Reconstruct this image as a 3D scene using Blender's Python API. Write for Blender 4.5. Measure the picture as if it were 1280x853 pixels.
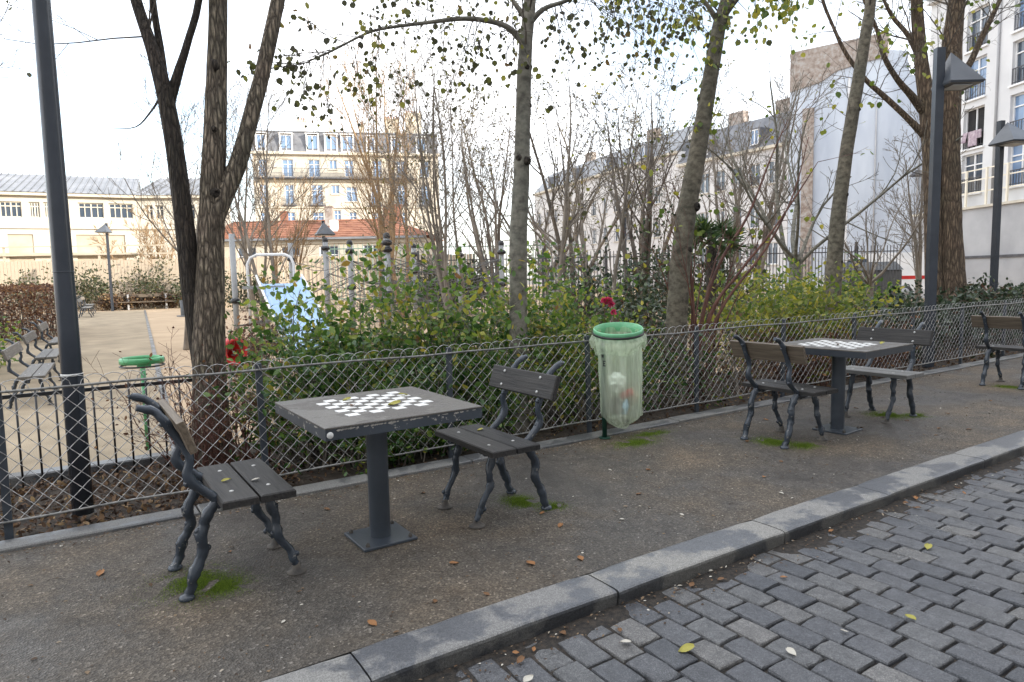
import bpy, math, random
import numpy as np
from mathutils import Vector, Matrix, noise as mnoise

scene = bpy.context.scene
for o in list(bpy.data.objects):
    bpy.data.objects.remove(o)
COL = scene.collection
R = math.radians
rng = random.Random(7)

# ------------------------------------------------------------------ camera
YAW, PITCH, ROLL, CAMH = R(33.166), R(5.390), R(-1.202), 1.437
fw = Vector((math.sin(YAW)*math.cos(PITCH), math.cos(YAW)*math.cos(PITCH), -math.sin(PITCH)))
rt = Vector((math.cos(YAW), -math.sin(YAW), 0))
up = rt.cross(fw)
rt2 = rt*math.cos(ROLL) + up*math.sin(ROLL)
up2 = up*math.cos(ROLL) - rt*math.sin(ROLL)
cam_data = bpy.data.cameras.new('camera')
cam = bpy.data.objects.new('camera', cam_data)
COL.objects.link(cam)
m = Matrix((rt2, up2, -fw)).transposed().to_4x4()
m.translation = Vector((0, 0, CAMH))
cam.matrix_world = m
cam_data.sensor_width = 36.0
cam_data.lens = 849.45/1280*36.0
cam_data.clip_start = 0.05
cam_data.clip_end = 3000
scene.camera = cam

# ------------------------------------------------------------------ light
SUN_AZ, SUN_EL = R(150), R(18)          # clockwise from +Y; a low winter sun behind the added houses across the street
world = bpy.data.worlds.new('World')
scene.world = world
world.use_nodes = True
wn = world.node_tree.nodes; wl = world.node_tree.links
wn.clear()
wout = wn.new('ShaderNodeOutputWorld')
wbg = wn.new('ShaderNodeBackground')
sky = wn.new('ShaderNodeTexSky')
sky.sky_type = 'NISHITA'; sky.sun_disc = False
sky.sun_elevation = SUN_EL; sky.sun_rotation = SUN_AZ
sky.air_density = 1.0; sky.dust_density = 2.0; sky.ozone_density = 1.0
wtc = wn.new('ShaderNodeTexCoord')
wno = wn.new('ShaderNodeTexNoise'); wno.inputs['Scale'].default_value = 2.2; wno.inputs['Detail'].default_value = 5
wramp = wn.new('ShaderNodeValToRGB')
wramp.color_ramp.elements[0].position = 0.36; wramp.color_ramp.elements[0].color = (0.22, 0.22, 0.22, 1)
wramp.color_ramp.elements[1].position = 0.58; wramp.color_ramp.elements[1].color = (1, 1, 1, 1)
wmix = wn.new('ShaderNodeMix'); wmix.data_type = 'RGBA'
wl.new(wtc.outputs['Generated'], wno.inputs['Vector'])
wl.new(wno.outputs['Fac'], wramp.inputs['Fac'])
wl.new(wramp.outputs['Color'], wmix.inputs[0])
wl.new(sky.outputs['Color'], wmix.inputs[6])
wmix.inputs[7].default_value = (5.6, 5.65, 5.8, 1)      # thin bright cloud
wl.new(wmix.outputs[2], wbg.inputs['Color'])
wbg.inputs['Strength'].default_value = 0.13
wl.new(wbg.outputs['Background'], wout.inputs['Surface'])

sun_data = bpy.data.lights.new('sun', 'SUN')
sun_data.energy = 2.0; sun_data.angle = R(0.6); sun_data.color = (1.0, 0.92, 0.80)
sun = bpy.data.objects.new('sun', sun_data)
COL.objects.link(sun)
tosun = Vector((math.sin(SUN_AZ)*math.cos(SUN_EL), math.cos(SUN_AZ)*math.cos(SUN_EL), math.sin(SUN_EL)))
sun.rotation_euler = tosun.to_track_quat('Z', 'Y').to_euler()
sun.location = (20, -30, 40)

scene.view_settings.view_transform = 'Standard'
scene.view_settings.look = 'None'
scene.view_settings.exposure = 1.84
scene.view_settings.gamma = 1.0
scene.render.resolution_x = 1024; scene.render.resolution_y = 682
try:
    scene.cycles.max_bounces = 8
    scene.cycles.transparent_max_bounces = 12
    scene.cycles.diffuse_bounces = 3
    scene.cycles.glossy_bounces = 3
except Exception:
    pass

# ------------------------------------------------------------------ helpers
ORG = {}
class MB:
    def __init__(s):
        s.v = []; s.f = []; s.sm = []
    def add(s, vs, fs, smooth=False):
        b = len(s.v)
        s.v.extend(vs)
        for f in fs:
            s.f.append([b+i for i in f]); s.sm.append(smooth)
        return s
    def box(s, c, d, M=None):
        x, y, z = d[0]/2, d[1]/2, d[2]/2
        vs = [Vector((i*x, j*y, k*z)) for k in (-1, 1) for j in (-1, 1) for i in (-1, 1)]
        if M is not None: vs = [M @ p for p in vs]
        c = Vector(c)
        return s.add([tuple(p+c) for p in vs], [(0,2,3,1),(4,5,7,6),(0,1,5,4),(2,6,7,3),(0,4,6,2),(1,3,7,5)])
    def bevbox(s, c, d, b, M=None):
        """box with chamfered top edges"""
        x, y, z = d[0]/2, d[1]/2, d[2]/2
        vs = []
        for (ix, iy, k) in ((x,y,-z),(x,y,z-b),(x-b,y-b,z)):
            vs += [Vector((-ix,-iy,k)), Vector((ix,-iy,k)), Vector((ix,iy,k)), Vector((-ix,iy,k))]
        if M is not None: vs = [M @ p for p in vs]
        c = Vector(c)
        fs = [(3,2,1,0),(8,9,10,11)]
        for l in (0, 4):
            for i in range(4):
                j = (i+1) % 4
                fs.append((l+i, l+j, l+4+j, l+4+i))
        return s.add([tuple(p+c) for p in vs], fs)
    def bar(s, a, b, w, h=None):
        a = Vector(a); b = Vector(b); d = b-a; L = d.length
        if L < 1e-6: return s
        q = d.to_track_quat('X', 'Z').to_matrix()
        return s.box((a+b)/2, (L, w, h or w), q)
    def tube(s, pts, rad, n=8, cap=True, rough=0.0, smooth=True, seed=0):
        pts = [Vector(p) for p in pts]
        if not isinstance(rad, (list, tuple)): rad = [rad]*len(pts)
        t0 = (pts[1]-pts[0]).normalized()
        a = Vector((0, 0, 1)) if abs(t0.z) < 0.9 else Vector((1, 0, 0))
        u = t0.cross(a).normalized()
        vs = []; N = len(pts)
        cs = [(math.cos(2*math.pi*k/n), math.sin(2*math.pi*k/n)) for k in range(n)]
        for i, p in enumerate(pts):
            t = pts[min(i+1, N-1)]-pts[max(i-1, 0)]
            if t.length < 1e-9: t = t0
            t.normalize()
            u = u - t*u.dot(t)
            if u.length < 1e-6: u = t.orthogonal()
            u.normalize(); w = t.cross(u)
            for k, (c, sn) in enumerate(cs):
                r = rad[i]
                if rough:
                    r *= 1+rough*(mnoise.noise((c*2.3+seed, sn*2.3, i*0.37))*1.4)
                q = p+u*(c*r)+w*(sn*r)
                vs.append((q.x, q.y, q.z))
        fs = []
        for i in range(N-1):
            for k in range(n):
                j = (k+1) % n
                fs.append((i*n+k, i*n+j, (i+1)*n+j, (i+1)*n+k))
        s.add(vs, fs, smooth)
        if cap:
            b = len(s.v)-N*n
            s.f.append([b+k for k in reversed(range(n))]); s.sm.append(False)
            s.f.append([b+(N-1)*n+k for k in range(n)]); s.sm.append(False)
        return s
    def lathe(s, prof, c=(0, 0, 0), n=24, smooth=True, M=None):
        vs = []
        c = Vector(c)
        for r, z in prof:
            for k in range(n):
                a = 2*math.pi*k/n
                p = Vector((r*math.cos(a), r*math.sin(a), z))
                if M is not None: p = M @ p
                vs.append(tuple(p+c))
        fs = []
        for i in range(len(prof)-1):
            for k in range(n):
                j = (k+1) % n
                fs.append((i*n+k, i*n+j, (i+1)*n+j, (i+1)*n+k))
        return s.add(vs, fs, smooth)
    def blob(s, c, r, n=8, M=None):
        pr = [(r*math.sin(math.pi*i/n)+1e-5, -r*math.cos(math.pi*i/n)) for i in range(n+1)]
        return s.lathe(pr, c, n=n+2, M=M)
    def quad(s, a, b, c, d):
        return s.add([tuple(a), tuple(b), tuple(c), tuple(d)], [(0, 1, 2, 3)])
    def grid(s, f, nu, nv, smooth=True, wrap=False):
        vs = []
        for j in range(nv+1):
            for i in range(nu if wrap else nu+1):
                vs.append(tuple(f(i/nu, j/nv)))
        w = nu if wrap else nu+1
        fs = []
        for j in range(nv):
            for i in range(nu):
                a = j*w+i; b = j*w+(i+1) % w if wrap else j*w+i+1
                fs.append((a, b, b+w, a+w))
        return s.add(vs, fs, smooth)
    def mesh(s, name, mat, org=(0, 0, 0)):
        me = bpy.data.meshes.new(name)
        ox, oy, oz = org
        me.from_pydata([(p[0]-ox, p[1]-oy, p[2]-oz) for p in s.v], [], s.f)
        me.polygons.foreach_set('use_smooth', s.sm)
        if mat is not None: me.materials.append(mat)
        me.update()
        return me

def link(name, data, parent=None, loc=None, rot=None, scale=None):
    o = bpy.data.objects.new(name, data)
    COL.objects.link(o)
    if parent is not None: o.parent = parent
    if loc is not None: o.location = loc
    if rot is not None: o.rotation_euler = rot
    if scale is not None: o.scale = scale
    return o
def tag(o, label=None, cat=None, group=None, kind=None):
    if label: o['label'] = label
    if cat: o['category'] = cat
    if group: o['group'] = group
    if kind: o['kind'] = kind
    return o
def thing(name, label, cat, loc=(0, 0, 0), rz=0.0, group=None):
    o = link(name, None, loc=loc, rot=(0, 0, rz))
    o.empty_display_size = 0.2
    ORG[o.name] = (0, 0, 0)
    return tag(o, label, cat, group)
def wthing(name, label, cat, base, group=None):
    """thing whose parts are given in world coordinates"""
    o = thing(name, label, cat, base, 0, group)
    ORG[o.name] = tuple(base)
    return o
def part(name, mb, mat, parent, kind=None):
    org = ORG.get(parent.name, (0, 0, 0))
    o = link(name, mb.mesh(name, mat, org), parent)
    ORG[o.name] = org
    if kind: o['kind'] = kind
    return o
def single(name, mb, mat, label, cat, base=(0, 0, 0), group=None, kind=None):
    o = link(name, mb.mesh(name, mat, base), loc=base)
    ORG[o.name] = tuple(base)
    return tag(o, label, cat, group, kind)
def struct(name, mb, mat, base=(0, 0, 0)):
    o = link(name, mb.mesh(name, mat, base), loc=base)
    ORG[o.name] = tuple(base)
    o['kind'] = 'structure'
    return o
def kids(o):
    return [c for c in ALLCH.get(o.name, [])]
def copy_tree(o, parent=None, loc=None, rz=None, scale=None, label=None, group=None):
    c = o.copy()
    COL.objects.link(c)
    if parent is not None: c.parent = parent
    if loc is not None: c.location = loc
    if rz is not None: c.rotation_euler = (0, 0, rz)
    if scale is not None: c.scale = (scale, scale, scale) if not hasattr(scale, '__len__') else scale
    if label: c['label'] = label
    if group: c['group'] = group
    for ch in list(o.children):
        copy_tree(ch, c)
    return c

# ------------------------------------------------------------------ materials
MATS = {}
def nodes(name):
    mt = bpy.data.materials.new(name)
    mt.use_nodes = True
    nt = mt.node_tree
    return mt, nt, nt.nodes['Principled BSDF'], nt.nodes['Material Output']
def ramp(nt, stops):
    r = nt.nodes.new('ShaderNodeValToRGB')
    e = r.color_ramp.elements
    while len(e) < len(stops): e.new(0.5)
    for k, (p, c) in enumerate(stops):
        e[k].position = p; e[k].color = (c[0], c[1], c[2], 1)
    return r
def coords(nt, scale=(1, 1, 1), src='Object'):
    tc = nt.nodes.new('ShaderNodeTexCoord')
    mp = nt.nodes.new('ShaderNodeMapping')
    mp.inputs['Scale'].default_value = scale
    nt.links.new(tc.outputs[src], mp.inputs['Vector'])
    return mp.outputs['Vector']
def worldco(nt, scale=(1, 1, 1)):
    g = nt.nodes.new('ShaderNodeNewGeometry')
    mp = nt.nodes.new('ShaderNodeMapping')
    mp.inputs['Scale'].default_value = scale
    nt.links.new(g.outputs['Position'], mp.inputs['Vector'])
    return mp.outputs['Vector']
def noise(nt, vec, scale, detail=4, rough=0.55):
    n = nt.nodes.new('ShaderNodeTexNoise')
    n.inputs['Scale'].default_value = scale; n.inputs['Detail'].default_value = detail
    n.inputs['Roughness'].default_value = rough
    nt.links.new(vec, n.inputs['Vector'])
    return n.outputs['Fac']
def mixc(nt, fac, a, b, mode='MIX'):
    n = nt.nodes.new('ShaderNodeMix'); n.data_type = 'RGBA'; n.blend_type = mode
    for sock, val in ((n.inputs[0], fac), (n.inputs[6], a), (n.inputs[7], b)):
        if hasattr(val, 'node'): nt.links.new(val, sock)
        elif isinstance(val, (int, float)): sock.default_value = val
        else: sock.default_value = (val[0], val[1], val[2], 1)
    return n.outputs[2]
def bump(nt, bs, h, dist, strength=1.0):
    b = nt.nodes.new('ShaderNodeBump')
    b.inputs['Distance'].default_value = dist; b.inputs['Strength'].default_value = strength
    nt.links.new(h, b.inputs['Height'])
    nt.links.new(b.outputs['Normal'], bs.inputs['Normal'])
    return b
def simple(name, c1, c2, scale=6.0, rough=0.6, bscale=None, bdist=0.003, stretch=(1, 1, 1), metallic=0.0, lo=0.35, hi=0.65, world=False, spec=None, c3=None, rr=None):
    mt, nt, bs, out = nodes(name)
    v = worldco(nt, stretch) if world else coords(nt, stretch)
    f = noise(nt, v, scale, 6)
    st = [(lo, c1), (hi, c2)]
    if c3: st = [(lo, c1), ((lo+hi)/2, c2), (hi, c3)]
    rp = ramp(nt, st)
    nt.links.new(f, rp.inputs['Fac'])
    nt.links.new(rp.outputs['Color'], bs.inputs['Base Color'])
    bs.inputs['Roughness'].default_value = rough
    bs.inputs['Metallic'].default_value = metallic
    if spec is not None: bs.inputs['Specular IOR Level'].default_value = spec
    if rr:
        r2 = ramp(nt, [(lo, (rr[0],)*3), (hi, (rr[1],)*3)])
        f2 = noise(nt, v, scale*0.7, 5)
        nt.links.new(f2, r2.inputs['Fac']); nt.links.new(r2.outputs['Color'], bs.inputs['Roughness'])
    if bscale:
        h = noise(nt, v, bscale, 5)
        bump(nt, bs, h, bdist)
    MATS[name] = mt
    return mt

def m_asphalt():
    mt, nt, bs, out = nodes('asphalt')
    v = worldco(nt)
    big = noise(nt, v, 0.9, 5, 0.6)
    mid = noise(nt, v, 7, 5, 0.6)
    vo = nt.nodes.new('ShaderNodeTexVoronoi'); vo.inputs['Scale'].default_value = 110
    nt.links.new(v, vo.inputs['Vector'])
    grain = ramp(nt, [(0.0, (0.034, 0.030, 0.026)), (0.45, (0.068, 0.059, 0.049)), (0.84, (0.115, 0.103, 0.088)), (0.95, (0.23, 0.21, 0.185)), (1.0, (0.42, 0.40, 0.36))])
    nt.links.new(vo.outputs['Color'], grain.inputs['Fac'])
    fine = noise(nt, v, 330, 2)
    fr = ramp(nt, [(0.3, (0.72,)*3), (0.7, (1.28,)*3)])
    nt.links.new(fine, fr.inputs['Fac'])
    c0 = mixc(nt, 1.0, grain.outputs['Color'], fr.outputs['Color'], 'MULTIPLY')
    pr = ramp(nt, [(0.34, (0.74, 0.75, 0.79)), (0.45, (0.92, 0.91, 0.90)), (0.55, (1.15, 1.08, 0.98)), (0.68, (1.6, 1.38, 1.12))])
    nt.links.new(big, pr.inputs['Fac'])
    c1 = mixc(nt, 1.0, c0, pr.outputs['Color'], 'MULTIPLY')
    pm = ramp(nt, [(0.35, (0.82,)*3), (0.65, (1.16,)*3)])
    nt.links.new(mid, pm.inputs['Fac'])
    c2 = mixc(nt, 1.0, c1, pm.outputs['Color'], 'MULTIPLY')
    nt.links.new(c2, bs.inputs['Base Color'])
    rr = ramp(nt, [(0.34, (0.30,)*3), (0.52, (0.75,)*3)])
    nt.links.new(big, rr.inputs['Fac']); nt.links.new(rr.outputs['Color'], bs.inputs['Roughness'])
    bs.inputs['Specular IOR Level'].default_value = 0.4
    bump(nt, bs, vo.outputs['Distance'], 0.006, 0.7)
    return mt
def m_granite(name, a, b, wet=0.5, side_dark=0.0):
    mt, nt, bs, out = nodes(name)
    v = worldco(nt)
    sp = nt.nodes.new('ShaderNodeTexVoronoi'); sp.inputs['Scale'].default_value = 260
    nt.links.new(v, sp.inputs['Vector'])
    g = ramp(nt, [(0.0, tuple(x*0.6 for x in a)), (0.5, a), (1.0, tuple(x*1.55 for x in a))])
    nt.links.new(sp.outputs['Color'], g.inputs['Fac'])
    st = noise(nt, v, 2.6, 7, 0.62)
    wetr = ramp(nt, [(0.47, (1, 1, 1)), (0.53, b)])
    nt.links.new(st, wetr.inputs['Fac'])
    c = mixc(nt, 1.0, g.outputs['Color'], wetr.outputs['Color'], 'MULTIPLY')
    oi = nt.nodes.new('ShaderNodeObjectInfo')
    r3 = ramp(nt, [(0.0, (0.86, 0.86, 0.88)), (1.0, (1.14, 1.12, 1.08))])
    nt.links.new(oi.outputs['Random'], r3.inputs['Fac'])
    c = mixc(nt, 1.0, c, r3.outputs['Color'], 'MULTIPLY')
    if side_dark:  # steeper faces get a darker colour, with a noisy edge
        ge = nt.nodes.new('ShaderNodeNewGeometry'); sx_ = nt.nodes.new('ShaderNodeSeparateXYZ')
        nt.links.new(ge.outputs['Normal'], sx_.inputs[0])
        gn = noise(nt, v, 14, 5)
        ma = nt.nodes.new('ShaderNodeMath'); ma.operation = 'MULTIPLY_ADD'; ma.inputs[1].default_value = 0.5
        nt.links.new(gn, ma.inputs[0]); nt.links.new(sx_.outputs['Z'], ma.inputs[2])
        rg_ = ramp(nt, [(0.45, (1-side_dark, 1-side_dark, 1-side_dark*1.02)), (0.95, (1, 1, 1))])
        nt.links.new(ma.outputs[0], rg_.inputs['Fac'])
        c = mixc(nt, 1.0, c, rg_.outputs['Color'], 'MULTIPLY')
    nt.links.new(c, bs.inputs['Base Color'])
    rr = ramp(nt, [(0.47, (0.72,)*3), (0.53, (0.38,)*3)])
    nt.links.new(st, rr.inputs['Fac']); nt.links.new(rr.outputs['Color'], bs.inputs['Roughness'])
    h = noise(nt, v, 60, 6)
    bump(nt, bs, h, 0.004, 0.7)
    return mt
def m_cobble():
    mt, nt, bs, out = nodes('cobble')
    v = worldco(nt)
    sp = nt.nodes.new('ShaderNodeTexVoronoi'); sp.inputs['Scale'].default_value = 300
    nt.links.new(v, sp.inputs['Vector'])
    g = ramp(nt, [(0.0, (0.042, 0.043, 0.047)), (0.55, (0.078, 0.081, 0.087)), (1.0, (0.17, 0.174, 0.18))])
    nt.links.new(sp.outputs['Color'], g.inputs['Fac'])
    oi = nt.nodes.new('ShaderNodeObjectInfo')
    r3 = ramp(nt, [(0.0, (0.72, 0.74, 0.78)), (0.5, (0.95, 0.95, 0.97)), (0.85, (1.15, 1.13, 1.08)), (0.96, (1.35, 1.28, 1.17)), (1.0, (1.6, 1.5, 1.35))])
    nt.links.new(oi.outputs['Random'], r3.inputs['Fac'])
    c = mixc(nt, 1.0, g.outputs['Color'], r3.outputs['Color'], 'MULTIPLY')
    n2 = noise(nt, v, 24, 6, 0.65)
    r4 = ramp(nt, [(0.3, (0.7,)*3), (0.62, (1.15,)*3), (0.75, (1.5, 1.45, 1.35))])
    nt.links.new(n2, r4.inputs['Fac'])
    c = mixc(nt, 1.0, c, r4.outputs['Color'], 'MULTIPLY')
    nt.links.new(c, bs.inputs['Base Color'])
    r5 = ramp(nt, [(0.35, (0.26,)*3), (0.65, (0.58,)*3)])
    nt.links.new(noise(nt, v, 3.0, 5), r5.inputs['Fac']); nt.links.new(r5.outputs['Color'], bs.inputs['Roughness'])
    bump(nt, bs, noise(nt, v, 45, 7, 0.65), 0.006, 0.8)
    return mt
def m_bark(name, dark, light, sx, depth, lenticel=False):
    mt, nt, bs, out = nodes(name)
    v = coords(nt, (sx, sx, sx*0.16) if not lenticel else (sx*0.75, sx*0.75, sx*0.95))
    a = noise(nt, v, 1.0, 7, 0.62)
    r1 = ramp(nt, [(0.36, dark), (0.5, tuple((x+y)/2 for x, y in zip(dark, light))), (0.66, light)])
    nt.links.new(a, r1.inputs['Fac'])
    v2 = coords(nt, (1, 1, 1))
    b = noise(nt, v2, 2.2, 5)
    r2 = ramp(nt, [(0.35, (0.75, 0.78, 0.74)), (0.65, (1.18, 1.14, 1.08))])
    nt.links.new(b, r2.inputs['Fac'])
    c = mixc(nt, 1.0, r1.outputs['Color'], r2.outputs['Color'], 'MULTIPLY')
    nt.links.new(c, bs.inputs['Base Color'])
    bs.inputs['Roughness'].default_value = 0.9
    bump(nt, bs, a, depth, 1.0)
    return mt
def m_leaf(name, stops, trans=0.35, rough=0.5):
    mt, nt, bs, out = nodes(name)
    at = nt.nodes.new('ShaderNodeAttribute'); at.attribute_name = 'rnd'
    r1 = ramp(nt, stops)
    nt.links.new(at.outputs['Fac'], r1.inputs['Fac'])
    nt.links.new(r1.outputs['Color'], bs.inputs['Base Color'])
    bs.inputs['Roughness'].default_value = rough
    tr = nt.nodes.new('ShaderNodeBsdfTranslucent')
    nt.links.new(r1.outputs['Color'], tr.inputs['Color'])
    mx = nt.nodes.new('ShaderNodeMixShader'); mx.inputs[0].default_value = trans
    nt.links.new(bs.outputs[0], mx.inputs[1]); nt.links.new(tr.outputs[0], mx.inputs[2])
    nt.links.new(mx.outputs[0], out.inputs['Surface'])
    return mt
def m_glass(name='window_glass', col=(0.05, 0.07, 0.10), rough=0.04):
    mt, nt, bs, out = nodes(name)
    bs.inputs['Base Color'].default_value = (*col, 1)
    bs.inputs['Roughness'].default_value = rough
    bs.inputs['Specular IOR Level'].default_value = 0.9
    v = coords(nt)
    bump(nt, bs, noise(nt, v, 1.3, 2), 0.004, 0.5)
    return mt
def m_planks(name, dark, light, axis='y'):
    mt, nt, bs, out = nodes(name)
    v = coords(nt, (60, 3, 60))
    a = noise(nt, v, 1.0, 7, 0.65)
    oi = nt.nodes.new('ShaderNodeObjectInfo')
    r1 = ramp(nt, [(0.3, dark), (0.7, light)])
    nt.links.new(a, r1.inputs['Fac'])
    r2 = ramp(nt, [(0, (0.8, 0.8, 0.82)), (1, (1.25, 1.2, 1.15))])
    nt.links.new(oi.outputs['Random'], r2.inputs['Fac'])
    c = mixc(nt, 1.0, r1.outputs['Color'], r2.outputs['Color'], 'MULTIPLY')
    nt.links.new(c, bs.inputs['Base Color'])
    bs.inputs['Roughness'].default_value = 0.55
    bs.inputs['Specular IOR Level'].default_value = 0.3
    bump(nt, bs, a, 0.005, 1.0)
    return mt
def m_chipped(name, paint, chip, amount=0.66, scale=9, rough=0.4):
    mt, nt, bs, out = nodes(name)
    v = coords(nt)
    a = noise(nt, v, scale, 8, 0.7)
    r1 = ramp(nt, [(amount, paint), (amount+0.02, chip)])
    nt.links.new(a, r1.inputs['Fac'])
    b = noise(nt, v, 3, 4)
    r2 = ramp(nt, [(0.3, (0.8, 0.8, 0.8)), (0.7, (1.25, 1.25, 1.25))])
    nt.links.new(b, r2.inputs['Fac'])
    c = mixc(nt, 1.0, r1.outputs['Color'], r2.outputs['Color'], 'MULTIPLY')
    nt.links.new(c, bs.inputs['Base Color'])
    bs.inputs['Roughness'].default_value = rough
    bump(nt, bs, noise(nt, v, 40, 4), 0.002, 0.6)
    return mt

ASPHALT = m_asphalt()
KERB = m_granite('kerb_granite', (0.20, 0.198, 0.19), (0.46, 0.49, 0.56), side_dark=0.5)
BORDER = m_granite('border_granite', (0.15, 0.15, 0.145), (0.6, 0.62, 0.66))
COBBLE = m_cobble()
JOINT = simple('joint_dirt', (0.012, 0.011, 0.010), (0.045, 0.036, 0.028), 40, 0.95, 120, 0.004, world=True)
IRON = m_chipped('painted_cast_iron', (0.040, 0.050, 0.064), (0.20, 0.195, 0.18), 0.63, 20, 0.22)
IRON_RUST = simple('worn_iron_foot', (0.05, 0.046, 0.042), (0.12, 0.105, 0.088), 18, 0.7, 60, 0.003)
STEEL = simple('dark_painted_steel', (0.044, 0.054, 0.068), (0.060, 0.072, 0.088), 5, 0.3, 90, 0.0008)
POLE = simple('lamp_pole_paint', (0.036, 0.043, 0.055), (0.046, 0.054, 0.068), 4, 0.24, 60, 0.0004)
SHADE = simple('lamp_shade_paint', (0.05, 0.058, 0.07), (0.075, 0.085, 0.10), 3, 0.35)
PLANK_D = m_planks('dark_painted_plank', (0.014, 0.014, 0.015), (0.048, 0.046, 0.044))
PLANK_G = m_planks('weathered_plank', (0.07, 0.055, 0.04), (0.17, 0.14, 0.105))
PLANK_S = m_planks('silver_grey_plank', (0.13, 0.13, 0.125), (0.24, 0.24, 0.23))
BOLT = simple('bolt_steel', (0.35, 0.35, 0.34), (0.5, 0.5, 0.48), 20, 0.4, metallic=0.6)
STONE_TOP = m_granite('table_stone', (0.095, 0.088, 0.08), (0.72, 0.7, 0.68))
TABLE_EDGE = m_chipped('table_edge_paint', (0.045, 0.055, 0.068), (0.34, 0.32, 0.29), 0.60, 16, 0.45)
TILE = simple('white_tile', (0.62, 0.62, 0.60), (0.80, 0.80, 0.78), 30, 0.4)
WIRE = simple('galvanised_wire', (0.20, 0.198, 0.19), (0.62, 0.61, 0.60), 40, 0.45, metallic=0.35, world=True)
RAIL = simple('galvanised_rail', (0.12, 0.12, 0.115), (0.30, 0.295, 0.28), 30, 0.45, metallic=0.3, world=True)
SOIL = simple('soil', (0.025, 0.019, 0.014), (0.07, 0.054, 0.04), 9, 0.95, 40, 0.02, world=True)
GROUND = simple('city_ground', (0.12, 0.11, 0.10), (0.2, 0.18, 0.155), 0.6, 0.95, 20, 0.01, world=True)
SAND = simple('compacted_sand', (0.36, 0.26, 0.165), (0.48, 0.36, 0.235), 0.8, 0.95, 60, 0.006, world=True, lo=0.3, hi=0.7)
PATHM = simple('pale_path', (0.23, 0.185, 0.125), (0.37, 0.295, 0.20), 1.4, 0.95, 90, 0.005, world=True, lo=0.3, hi=0.7)
def m_furrow(name, dark, light, sx):
    mt, nt, bs, out = nodes(name)
    v = coords(nt, (sx, sx, sx*0.17))
    w = nt.nodes.new('ShaderNodeTexNoise'); w.inputs['Scale'].default_value = 0.8; w.inputs['Detail'].default_value = 4
    nt.links.new(v, w.inputs['Vector'])
    va = nt.nodes.new('ShaderNodeVectorMath'); va.operation = 'MULTIPLY_ADD'
    nt.links.new(w.outputs['Color'], va.inputs[0]); va.inputs[1].default_value = (1.1, 1.1, 1.1); nt.links.new(v, va.inputs[2])
    vo = nt.nodes.new('ShaderNodeTexVoronoi'); vo.feature = 'DISTANCE_TO_EDGE'; vo.inputs['Scale'].default_value = 1.0
    nt.links.new(va.outputs[0], vo.inputs['Vector'])
    f = noise(nt, coords(nt, (sx*3, sx*3, sx*0.9)), 1.0, 6, 0.65)
    r1 = ramp(nt, [(0.0, dark), (0.12, tuple((x*2+y)/3 for x, y in zip(dark, light))), (0.4, light)])
    nt.links.new(vo.outputs['Distance'], r1.inputs['Fac'])
    r2 = ramp(nt, [(0.3, (0.6, 0.6, 0.6)), (0.7, (1.35, 1.32, 1.28))]); nt.links.new(f, r2.inputs['Fac'])
    c = mixc(nt, 1.0, r1.outputs['Color'], r2.outputs['Color'], 'MULTIPLY')
    b2 = noise(nt, coords(nt), 1.8, 4)
    r3 = ramp(nt, [(0.35, (0.78, 0.82, 0.76)), (0.65, (1.15, 1.1, 1.05))]); nt.links.new(b2, r3.inputs['Fac'])
    c = mixc(nt, 1.0, c, r3.outputs['Color'], 'MULTIPLY')
    nt.links.new(c, bs.inputs['Base Color'])
    bs.inputs['Roughness'].default_value = 0.92
    sm_ = nt.nodes.new('ShaderNodeMapRange'); sm_.inputs['From Max'].default_value = 0.35
    nt.links.new(vo.outputs['Distance'], sm_.inputs['Value'])
    ad = nt.nodes.new('ShaderNodeMath'); ad.operation = 'MULTIPLY_ADD'; ad.inputs[1].default_value = 0.35
    nt.links.new(f, ad.inputs[0]); nt.links.new(sm_.outputs[0], ad.inputs[2])
    bump(nt, bs, ad.outputs[0], 0.022, 1.0)
    return mt
BARK1 = m_furrow('furrowed_bark', (0.06, 0.047, 0.037), (0.34, 0.285, 0.225), 34)
BARK1D = m_furrow('dark_bark', (0.022, 0.017, 0.014), (0.09, 0.072, 0.058), 36)
BARK2 = m_bark('smooth_grey_bark', (0.085, 0.08, 0.068), (0.225, 0.215, 0.185), 16, 0.006, True)
BARK3 = m_bark('olive_bark', (0.055, 0.048, 0.036), (0.17, 0.152, 0.118), 18, 0.009, True)
BARK5 = m_furrow('brown_bark', (0.05, 0.034, 0.024), (0.20, 0.15, 0.105), 20)
TWIG = simple('bare_twig', (0.13, 0.112, 0.092), (0.26, 0.225, 0.185), 3, 0.85)
TWIG_SUN = simple('sunlit_ochre_twig', (0.22, 0.14, 0.075), (0.36, 0.25, 0.14), 3, 0.85)  # warm sunlight on the far twigs is put into this ochre
TWIG_D = simple('dark_twig', (0.06, 0.05, 0.042), (0.14, 0.118, 0.095), 3, 0.85)
TWIG_R = simple('red_brown_cane', (0.07, 0.028, 0.02), (0.15, 0.065, 0.045), 5, 0.7)
LEAF_MIX = m_leaf('mixed_green_leaf', [(0, (0.04, 0.095, 0.02)), (0.38, (0.10, 0.195, 0.03)), (0.70, (0.21, 0.30, 0.046)), (0.90, (0.38, 0.38, 0.06)), (0.98, (0.44, 0.34, 0.05)), (1.0, (0.25, 0.12, 0.04))], 0.48, 0.36)
LEAF_DARK = m_leaf('dark_glossy_leaf', [(0, (0.025, 0.07, 0.02)), (0.55, (0.062, 0.14, 0.03)), (0.9, (0.15, 0.23, 0.042)), (1.0, (0.34, 0.3, 0.045))], 0.36, 0.26)
LEAF_YEL = m_leaf('yellow_green_leaf', [(0, (0.07, 0.125, 0.022)), (0.4, (0.16, 0.215, 0.03)), (0.75, (0.30, 0.31, 0.042)), (1.0, (0.46, 0.39, 0.05))], 0.45)
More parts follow.
